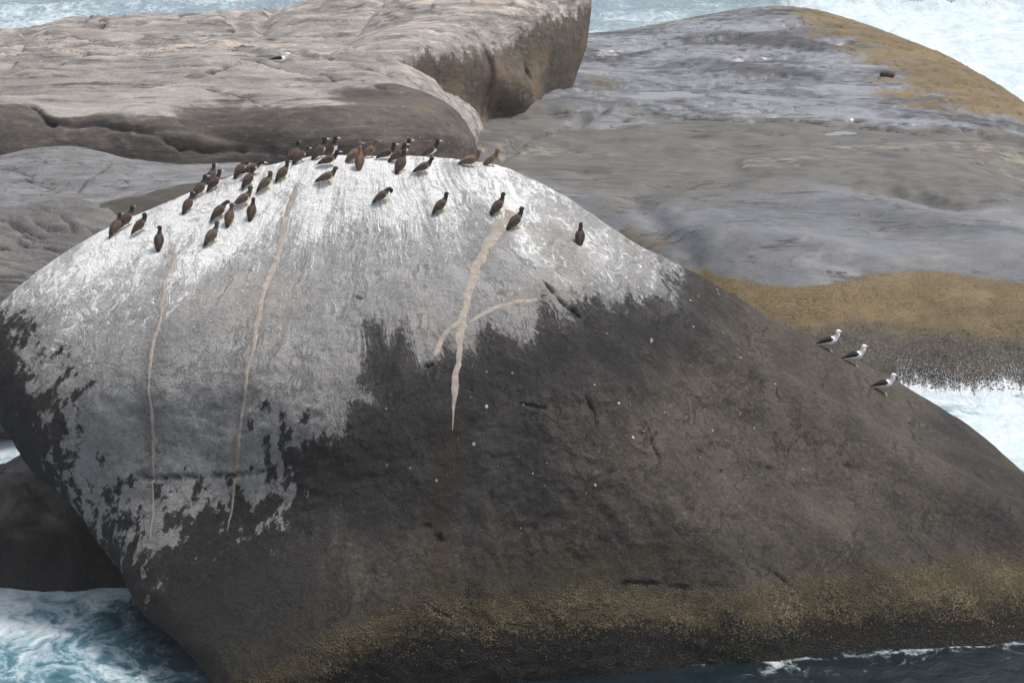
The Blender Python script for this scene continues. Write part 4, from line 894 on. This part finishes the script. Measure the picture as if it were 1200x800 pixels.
    for k, (line, w) in enumerate(DATA['veins']):
        w *= (1.5, 1.4, 2.1, 1.7, 1.5)[k]
        L3 = np.array(line, float)
        seg = np.r_[0, np.cumsum(np.linalg.norm(np.diff(L3, axis=0), axis=1))]
        ss = np.arange(0, seg[-1], 0.045)
        Q = np.c_[[np.interp(ss, seg, L3[:, i]) for i in range(3)]].T
        Q = np.array([Q[np.clip(np.arange(i - 6, i + 7), 0, len(Q) - 1)].mean(0) for i in range(len(Q))])
        T = np.gradient(Q, axis=0); T /= np.linalg.norm(T, axis=1)[:, None]
        one = np.ones(len(ss))
        mid = 0.05 * fbm(np.c_[ss * 0.45, one * k * 7, one], 4)
        f = ss / ss[-1]
        wl = 0.72 * w * (0.58 + 0.85 * fbm(np.c_[ss * 1.3, one * (k * 3 + 1), one * 2], 5, 0.75)) * np.clip((1 - f) * 7 + 0.15, 0, 1)
        wr = 0.72 * w * (0.58 + 0.85 * fbm(np.c_[ss * 1.3, one * (k * 3 + 2), one * 5], 5, 0.75)) * np.clip((1 - f) * 7 + 0.15, 0, 1)
        if k == 2:
            tap = 1.1 - 0.82 * f; wl *= tap; wr *= tap
        VV, FF = [], []
        nc = 9
        for i in range(len(ss)):
            nrm = (Vector(Q[i]) - C).normalized()
            side = Vector(T[i]).cross(nrm).normalized()
            for j in range(nc):
                u = j / (nc - 1) * 2 - 1
                off = mid[i] + (u * max(wl[i], 0.012) if u < 0 else u * max(wr[i], 0.012))
                q = Vector(Q[i]) + side * off
                hd = (q - C).normalized()
                hit = bvh.ray_cast(q + hd * 3.0, -hd)
                b = hit[0] if hit[0] is not None else q
                VV.append(b + hd * (0.016 - 0.045 * abs(u) ** 3.0) + Vector(inv))
            if i:
                a = (i - 1) * nc
                for j in range(nc - 1):
                    FF.append((a + j, a + j + 1, a + nc + j + 1, a + nc + j))
        vo = link('vein', mesh_from('vein', VV, FF), vm, root)
        vo['label'] = ['thin tan vein running down the left of the pale crust', 'long thin tan vein down the middle of the pale crust', 'broad tan vein running down into the dark rock', 'short tan side vein beside the crevice', 'small tan side vein left of the broad vein'][k]
    # barnacle belt
    cen = P[Fc].mean(1)
    sel = np.where((zt[Fc].mean(1) > 0.5) & (zt[Fc].mean(1) < 2.2) & (cen[:, 1] < 76) & (cen[:, 0] > -6.6))[0]
    e1 = P[Fc[:, 1]] - P[Fc[:, 0]]; e2 = P[Fc[:, 2]] - P[Fc[:, 0]]
    N = np.cross(e1, e2); ar = np.linalg.norm(N, axis=1); N /= ar[:, None]
    dens = sstep(2.25, 1.75, zt[Fc].mean(1)[sel]) * (0.04 + sstep(0.95, 1.5, zt[Fc].mean(1)[sel] + 0.5 * fbm(cen[sel] * 1.7 + 8, 3))) * (0.35 + np.clip(fbm(cen[sel] * 1.1, 3) + 0.3, 0, 1)) * ar[sel]
    pick = RNG.choice(sel, 16000, p=dens / dens.sum())
    VV, FF = studs(P, Fc, N, pick, 0.016, 0.036)
    bo = link('barnacle_crust', mesh_from('barnacle_crust', VV + inv, FF, False), plain('barnacle', (0.130, 0.103, 0.060), 0.9, 0.45, 2.5), root)
    bo['kind'] = 'stuff'
    return root, bvh

def studs(P, Fc, N, pick, r0, r1, hscale=0.9):
    n = len(pick)
    w = RNG.dirichlet((1, 1, 1), n)
    c = (P[Fc[pick]] * w[:, :, None]).sum(1)
    nn = N[pick] + RNG.normal(scale=0.15, size=(n, 3))
    nn /= np.linalg.norm(nn, axis=1)[:, None]
    t = np.cross(nn, RNG.normal(size=(n, 3))); t /= np.linalg.norm(t, axis=1)[:, None]
    b = np.cross(nn, t)
    r = RNG.uniform(r0, r1, n)[:, None]
    V = np.stack([c + t * r - nn * .3 * r, c + b * r - nn * .3 * r, c - t * r - nn * .3 * r, c - b * r - nn * .3 * r, c + nn * r * hscale], 1).reshape(-1, 3)
    i = np.arange(n)[:, None] * 5
    Fq = np.concatenate([i + np.array([[0, 1, 4]]), i + np.array([[1, 2, 4]]), i + np.array([[2, 3, 4]]), i + np.array([[3, 0, 4]])])
    return V, Fq

boulder, BVH_B = build_boulder()

# weed turf on the shelf belts
def shelf_weed():
    cen = SV[SF].mean(1)
    e1 = SV[SF[:, 1]] - SV[SF[:, 0]]; e2 = SV[SF[:, 3]] - SV[SF[:, 0]]
    N = np.cross(e1, e2); ar = np.linalg.norm(N, axis=1); N /= np.maximum(ar, 1e-9)[:, None]
    tri = SF[:, [0, 1, 3]]
    wv = SWEED[SF].mean(1); mv = SMUSS[SF].mean(1)
    vis = (cen[:, 0] > 3) & (cen[:, 0] < 27) & (cen[:, 2] > 0.1)
    for name, m, n, r0, r1, mat in [('weed_turf', wv * (mv < 0.7), 15000, 0.02, 0.05, plain('ochre_weed', (0.185, 0.136, 0.062), 0.9, 0.35, 1.5)),
                                    ('mussel_crust', mv, 9000, 0.025, 0.06, plain('mussels', (0.055, 0.045, 0.036), 0.6, 0.6, 3.0))]:
        sel = np.where(vis & (m > 0.5))[0]
        p = ar[sel] * (m[sel] - 0.4); p /= p.sum()
        pick = RNG.choice(sel, n, p=p)
        V, Fq = studs(SV, tri, N, pick, r0, r1, 0.7)
        o = link(name, mesh_from(name, V, Fq, False), mat, shelf)
        o['kind'] = 'stuff'
shelf_weed()

# ================================================================== SPRAY
def spray():
    pts = []
    for k in range(5200):                                        # surge bursting at the foot of the shelf
        x = random.uniform(12.4, 20); y = 91.9 + random.gauss(0, 0.5) - (x - 14) * 0.10
        hgt = abs(random.gauss(0.0, 0.32)) * (0.6 + 0.8 * abs(math.sin(x * 1.9) * math.sin(x * 0.83 + 1)))
        pts.append((x, y, 0.02 + hgt + max(0, y - 91.6) * 0.4, random.uniform(0.004, 0.011)))
    for k in range(1500):                                        # breaker crest
        x = random.uniform(17, 36); y = 165.6 + random.gauss(0, 0.6)
        pts.append((x, y, 0.55 + abs(random.gauss(0, 0.45)), random.uniform(0.02, 0.06)))
    c = np.array(pts)
    n = len(c)
    O = np.array([[1, 0, 0], [-1, 0, 0], [0, 1, 0], [0, -1, 0], [0, 0, 2.0], [0, 0, -2.0]])
    V = (c[:, None, :3] + O[None] * c[:, None, 3:4]).reshape(-1, 3)
    T = np.array([[0, 2, 4], [2, 1, 4], [1, 3, 4], [3, 0, 4], [2, 0, 5], [1, 2, 5], [3, 1, 5], [0, 3, 5]])
    Fq = (np.arange(n)[:, None, None] * 6 + T[None]).reshape(-1, 3)
    tag(link('spray', mesh_from('spray', V, Fq), plain('spray_drops', (0.82, 0.84, 0.86), 0.4, 0.03)), 'white water drops thrown up by the surf', 'spray', kind='stuff')
spray()

# ================================================================== BIRDS
BM = dict(
    brown=plain('booby_brown', (0.090, 0.060, 0.045), 0.75, 0.42, 15),
    dark=plain('booby_dark', (0.030, 0.021, 0.018), 0.7, 0.2, 26),
    tailc=plain('booby_tail', (0.040, 0.028, 0.022), 0.7, 0.2, 26),
    white=plain('booby_white', (0.72, 0.70, 0.66), 0.8, 0.06, 26),
    pbrown=plain('booby_faded_brown', (0.125, 0.090, 0.067), 0.75, 0.40, 15),
    pdark=plain('booby_faded_head', (0.075, 0.053, 0.041), 0.75, 0.22, 26),
    jbrown=plain('young_brown', (0.175, 0.118, 0.080), 0.8, 0.35, 15),
    jhead=plain('young_head', (0.165, 0.100, 0.064), 0.8, 0.2, 26),
    jbelly=plain('young_belly', (0.30, 0.235, 0.18), 0.8, 0.15, 26),
    bill=plain('bill_ivory', (0.74, 0.72, 0.68), 0.5, 0.06, 20),
    jbill=plain('bill_grey', (0.42, 0.44, 0.48), 0.5, 0.06, 20),
    foot=plain('foot_yellow', (0.40, 0.38, 0.16), 0.6, 0.1, 20),
    gwhite=plain('gull_white', (0.86, 0.86, 0.85), 0.8, 0.04, 26),
    gblack=plain('gull_black', (0.010, 0.010, 0.011), 0.65, 0.2, 26),
    gbill=plain('gull_bill', (0.62, 0.42, 0.05), 0.5, 0.05, 20),
    gleg=plain('gull_leg', (0.42, 0.40, 0.26), 0.6, 0.1, 20),
    eye=plain('eye_dark', (0.01, 0.01, 0.01), 0.2, 0.0, 20, 0.5))

def catmull(K, n):
    K = np.array(K, float)
    t = np.linspace(0, len(K) - 1, n)
    out = []
    for u in t:
        i = min(int(u), len(K) - 2); f = u - i
        p0, p1, p2, p3 = K[max(i - 1, 0)], K[i], K[i + 1], K[min(i + 2, len(K) - 1)]
        out.append(0.5 * (2 * p1 + (p2 - p0) * f + (2 * p0 - 5 * p1 + 4 * p2 - p3) * f * f + (3 * p1 - p0 - 3 * p2 + p3) * f ** 3))
    return np.array(out)

def loft(K, rings, sides=14, lat0=(0, 1, 0)):
    """K rows: x y z r_side r_up -> closed tube, rings carried along the spine"""
    S = catmull(K, rings)
    pos = S[:, :3]; T = np.gradient(pos, axis=0); T /= np.linalg.norm(T, axis=1)[:, None] + 1e-9
    lat = np.array(lat0, float); V = []
    for i in range(rings):
        lat = lat - T[i] * (lat @ T[i]); lat /= np.linalg.norm(lat)
        up = np.cross(T[i], lat)
        for j in range(sides):
            a = 2 * math.pi * j / sides
            V.append(pos[i] + lat * math.cos(a) * max(S[i, 3], 0.002) + up * math.sin(a) * max(S[i, 4], 0.002))
    Fq = []
    for i in range(rings - 1):
        for j in range(sides):
            k = (j + 1) % sides
            Fq.append((i * sides + j, i * sides + k, (i + 1) * sides + k, (i + 1) * sides + j))
    Fq.append(tuple(range(sides - 1, -1, -1)))
    Fq.append(tuple((rings - 1) * sides + j for j in range(sides)))
    return np.array(V), Fq, S

def rot2(v, a):
    return np.array([v[0] * math.cos(a) - v[1] * math.sin(a), v[0] * math.sin(a) + v[1] * math.cos(a), v[2]])

def make_bird(name, xy, yaw, pitch, neck, hyaw, pl, bvh_z, size=1.0, sitting=False):
    gull = pl == 'g'
    g0 = bvh_z(xy[0], xy[1])
    root = empty(name, (xy[0], xy[1], g0), math.radians(yaw))
    root.scale = (size,) * 3
    th = math.radians(pitch)
    a = np.array([math.cos(th), 0, math.sin(th)]); up = np.array([-math.sin(th), 0, math.cos(th)])
    leg = 0.02 if sitting else (0.14 if gull else 0.085)
    cen = np.array([-0.03 if not gull else 0.0, 0, leg + 0.095])
    A = lambda s, h=0.0: cen + a * s + up * h
    if gull:
        K = [(*A(-0.285, -0.002), .030, .006), (*A(-0.235), .036, .016), (*A(-0.17), .056, .048), (*A(-0.08), .084, .080), (*A(0.02, -0.006), .096, .094), (*A(0.10, 0.002), .088, .088), (*A(0.155, 0.024), .062, .066)]
        fwd, upv, hl = 0.058, 0.135, 0.054
    else:
        K = [(*A(-0.37, -0.03), .016, .004), (*A(-0.30, -0.022), .034, .012), (*A(-0.215, -0.01), .060, .046), (*A(-0.10), .094, .086), (*A(0.02, -0.004), .106, .100), (*A(0.105, 0.004), .090, .088), (*A(0.165, 0.026), .060, .062)]
        fwd, upv, hl = 0.060, 0.122, 0.056
    nb = A(0.17, 0.035)
    hy = math.radians(hyaw)
    hd = np.array([math.cos(hy), math.sin(hy), -0.06]); 
    if neck == 'up': mid, head = nb + np.array([fwd * .55, 0, upv * .45]), nb + np.array([fwd * .7, 0, upv])
    elif neck == 'short': mid, head = nb + np.array([.035, 0, .045]), nb + np.array([.06, 0, .095])
    elif neck == 'low': mid, head = nb + np.array([.055, 0, .03]), nb + np.array([.105, 0, .05]); hd = np.array([math.cos(hy), math.sin(hy), -0.25])
    elif neck == 'bow': mid, head = nb + np.array([.070, 0, .035]), nb + np.array([.118, 0, -.012]); hd = np.array([-0.15, 0.1, -1.0])
    elif neck == 'tuck': mid, head = nb + np.array([.035, 0.01, .075]), nb + np.array([-.005, -0.03, .105]); hd = np.array([-0.85, -0.30, -0.35])
    hd = hd / np.linalg.norm(hd)
    nr = .047 if not gull else .054
    K += [(*mid, nr, nr + .002), (*(head - hd * .012), .046, .048), (*(head + hd * .032), .039, .041), (*(head + hd * hl * 1.15), .017, .020)]
    V, Fq, S = loft(K, 34, 14)
    me = mesh_from('body', V, Fq)
    if gull: mats = [BM['gwhite'], BM['gwhite'], BM['gwhite'], BM['gblack']]
    elif pl == 'j': mats = [BM['jbrown'], BM['jhead'], BM['jbelly'], BM['jbrown']]
    elif pl == 'b': mats = [BM['pbrown'], BM['pdark'], BM['white'], BM['tailc']]
    else: mats = [BM['brown'], BM['dark'], BM['white'], BM['tailc']]
    for m in mats: me.materials.append(m)
    for p in me.polygons:
        c = np.array(p.center); s = (c - cen) @ a; h = (c - cen) @ up
        ring = min(p.vertices) // 14
        if ring >= 19: idx = 1
        elif s < -0.20: idx = 3
        elif h < -0.012 - 0.10 * max(0, s - 0.02) - (0.0 if s < 0.1 else 0.02) and s < 0.10: idx = 2
        elif h < 0.0 and s >= 0.05 and s < 0.125: idx = 2
        else: idx = 0
        if gull and s > -0.2 and ring < 19: idx = 3 if (h > 0.045 and s < 0.06) else 0
        if gull and s <= -0.2: idx = 0
        p.material_index = idx
    ob = link('body', me, None, root)
    # folded wings
    wm = BM['gblack'] if gull else (mats[0])
    for sd in (-1, 1):
        if gull:
            Kw = [(*(A(-0.335, 0.022) + np.array([0, sd * .010, 0])), .004, .008), (*(A(-0.22, 0.028) + np.array([0, sd * .034, 0])), .010, .024), (*(A(-0.08, 0.034) + np.array([0, sd * .072, 0])), .018, .046),
                  (*(A(0.015, 0.034) + np.array([0, sd * .084, 0])), .019, .048), (*(A(0.080, 0.040) + np.array([0, sd * .074, 0])), .010, .022)]
        else:
            Kw = [(*(A(-0.315, -0.004) + np.array([0, sd * .010, 0])), .004, .008), (*(A(-0.22, 0.008) + np.array([0, sd * .046, 0])), .011, .034), (*(A(-0.09, 0.006) + np.array([0, sd * .086, 0])), .020, .072),
                  (*(A(0.03, 0.010) + np.array([0, sd * .098, 0])), .022, .074), (*(A(0.125, 0.018) + np.array([0, sd * .074, 0])), .011, .036)]
        Vw, Fw, _ = loft(Kw, 14, 10)
        wme = mesh_from('wing', Vw, Fw)
        wing = link('wing', wme, [wm, BM['gwhite'] if gull else mats[3]], root)
        for p in wme.polygons:
            c = np.array(p.center); s = (c - cen) @ a; h = (c - cen) @ up
            if gull: p.material_index = 1 if (h < 0.0 and -0.20 < s < -0.02) else 0
            else: p.material_index = 1 if s < -0.22 else 0
    # bill
    b0 = head + hd * hl
    bl = 0.052 if gull else 0.085
    Vb, Fb, _ = loft([(*b0, .013, .016), (*(b0 + hd * bl * .5), .010, .012), (*(b0 + hd * bl * .85 + np.array([0, 0, -.002])), .006, .007), (*(b0 + hd * bl + np.array([0, 0, -.006])), .002, .002)], 7, 8)
    link('bill', mesh_from('bill', Vb, Fb), BM['gbill'] if gull else (BM['jbill'] if pl == 'j' else BM['bill']), root)
    if not gull and pl != 'j':                     # pale bare face at the bill root
        Vb, Fb, _ = loft([(*(head + hd * .034), .0385, .030), (*(head + hd * hl * 1.18), .018, .020), (*(head + hd * hl * 1.35), .010, .012)], 6, 10)
        link('face_skin', mesh_from('face_skin', Vb, Fb), BM['bill'], root)
    # eyes
    latv = np.cross(np.array([0, 0, 1.0]), hd); latv /= np.linalg.norm(latv)
    for sd in (-1, 1):
        bm = bmesh.new(); bmesh.ops.create_icosphere(bm, subdivisions=1, radius=0.0075)
        em = bpy.data.meshes.new('eye'); bm.to_mesh(em); bm.free()
        link('eye', em, BM['eye'], root, tuple(head + hd * .022 + latv * sd * .041 + np.array([0, 0, .012])))
    # legs down to the rock
    if not sitting:
        lm = BM['gleg'] if gull else BM['foot']
        for sd in (-1, 1):
            fx, fy = (0.015, sd * 0.042)
            wx = xy[0] + size * (fx * math.cos(math.radians(yaw)) - fy * math.sin(math.radians(yaw)))
            wy = xy[1] + size * (fx * math.sin(math.radians(yaw)) + fy * math.cos(math.radians(yaw)))
            gz = (bvh_z(wx, wy) - g0) / size
            top = cen + np.array([0.0, sd * 0.040, -0.035])
            Vl, Fl, _ = loft([(*top, .017, .017), (*(top * .5 + np.array([fx - .012, fy, gz]) * .5), .009, .009), (fx, fy, gz + 0.004, .008, .008)], 7, 7, (0, 1, 0.01))
            lo = link('leg', mesh_from('leg', Vl, Fl), lm, root)
            fl = 0.06
            pts = [(fx - .018, fy), (fx + fl * .8, fy - .036), (fx + fl, fy), (fx + fl * .8, fy + .036)]
            VV = []
            for (px, py) in pts:
                ax = xy[0] + size * (px * math.cos(math.radians(yaw)) - py * math.sin(math.radians(yaw)))
                ay = xy[1] + size * (px * math.sin(math.radians(yaw)) + py * math.cos(math.radians(yaw)))
                zz = (bvh_z(ax, ay) - g0) / size
                VV += [(px, py, zz - 0.004), (px, py, zz + (0.016 if px < fx else 0.009))]
            FF = [(1, 3, 5, 7), (0, 6, 4, 2), (0, 2, 3, 1), (2, 4, 5, 3), (4, 6, 7, 5), (6, 0, 1, 7)]
            link('foot', mesh_from('foot', VV, FF, False), lm, lo)
    return root

def ground_from(bvh):
    def f(x, y):
        h = bvh.ray_cast(Vector((x, y, 40)), Vector((0, 0, -1)))
        return h[0].z if h[0] is not None else 0.0
    return f

GB = ground_from(BVH_B)
LABELS = [
    'leftmost brown seabird of the flock, half hidden behind its neighbour on the rim',
    'brown seabird with raised pale bill, next to the leftmost bird of the flock',
    'hunched brown seabird with tucked head, third from the left of the flock',
    'lone upright brown seabird seen from behind with bill turned left, above the left vein',
    'brown seabird on the left rim, lowest of the four climbing the skyline',
    'brown seabird on the left rim, second lowest of the four climbing the skyline',
    'brown seabird on the left rim, mostly hidden behind the bird in front of it',
    'brown seabird on the left rim, topmost and rightmost of the four climbing the skyline',
    'brown seabird bending its head to its breast on the rim left of the preening pair',
    'dark low-crouching brown seabird partly hidden behind another near the left rim',
    'brown seabird with tail down left, in front of the low-crouching bird',
    'faded brown seabird preening with its head turned over its back',
    'brown seabird standing just right of the bird that preens its back',
    'brown seabird with pale bill on the skyline, left of the top of the whitest patch',
    'brown seabird with lowered head, in front of the pale-billed bird on the skyline',
    'faded brown seabird standing level, above the upright bird at the middle vein',
    'brown seabird with lowered head, left of a pair on the white slope',
    'upright faded brown seabird, right one of a pair on the white slope',
    'upright dark brown seabird seen from behind, just left of the middle vein',
    'faded brown seabird lowest of the left cluster, tail pointing down left',
    'brown seabird with pale face, left of the two tall birds at the very top',
    'very upright brown seabird with white breast at the very top of the boulder',
    'brown seabird standing level, just below the two tall birds at the top',
    'faded brown seabird standing level with dark tail, right of the middle vein top',
    'pale tan young seabird at the top, behind the upright tan bird',
    'upright pale tan young seabird seen from behind at the top of the boulder',
    'tan young seabird facing right with long grey bill on the skyline',
    'dark brown seabird standing level, leftmost of the tight group of four at the top',
    'brown seabird at the back of the tight group of four at the top',
    'brown seabird with pale bill in the middle of the tight group of four',
    'dark brown seabird nearest the camera in the tight group of four',
    'brown seabird with white belly and pale bill, alone on the skyline right of the group',
    'brown seabird standing level below the lone bird on the skyline',
    'brown seabird bowing its head down to its breast, mid slope',
    'dark-headed brown seabird alone in the middle of the grey slope',
    'tan young seabird standing level, left of the pair on the right skyline',
    'tan young seabird with pale belly, right of the pair on the right skyline',
    'brown seabird just above the upper end of the broad tan vein',
    'brown seabird just right of and below the upper end of the broad tan vein',
    'rightmost brown seabird of the flock, upright and seen from behind on the bare slope']
for (x, y, yaw, pitch, neck, hyaw, pl), lab in zip(DATA['birds'], LABELS):
    b = make_bird('booby', (x, y), yaw, pitch, neck, hyaw, pl, GB, random.uniform(1.04, 1.15))
    tag(b, lab, 'seabird', 'brown seabirds standing on the boulder')
GL = ['black-backed white gull on the right shoulder of the boulder, highest of the three',
      'black-backed white gull on the right shoulder of the boulder, middle of the three',
      'black-backed white gull on the right shoulder of the boulder, lowest of the three']
for (x, y, yaw), lab in zip(DATA['gulls'], GL):
    tag(make_bird('gull', (x, y), yaw, 13 + random.uniform(-2, 4), 'up', 0, 'g', GB, 1.22), lab, 'gull', 'black-backed gulls on the boulder')
whale = [c for c in headland.children if c.name.startswith('whaleback')][0]
hb = BVHTree.FromPolygons([Vector(p) for p in HP.tolist()], [list(p.vertices) for p in whale.data.polygons])
tag(make_bird('gull', DATA['farg'], 6, 4, 'short', 0, 'g', ground_from(hb), 1.3, sitting=True), 'black-backed white gull sitting alone on the pale headland', 'gull')

# ================================================================== HAZE
def build_haze():
    x0, x1, y0, y1, z0, z1 = -7000, 7000, -500, 9500, -4.0, 30.0
    V = [(x0, y0, z0), (x1, y0, z0), (x1, y1, z0), (x0, y1, z0), (x0, y0, z1), (x1, y0, z1), (x1, y1, z1), (x0, y1, z1)]
    Fq = [(0, 3, 2, 1), (4, 5, 6, 7), (0, 1, 5, 4), (1, 2, 6, 5), (2, 3, 7, 6), (3, 0, 4, 7)]
    t = NT('sea_mist')
    v = t.n('ShaderNodeVolumePrincipled', {'Color': (0.93, 0.95, 0.97), 'Density': HAZE, 'Anisotropy': 0.0})
    t.t.links.new(v.outputs[0], t.out.inputs['Volume'])
    tag(link('haze', mesh_from('haze', V, Fq, False), t.mat), 'thin pale sea mist over the rocks and water', 'haze', kind='stuff')
HAZE = 0.00025
build_haze()
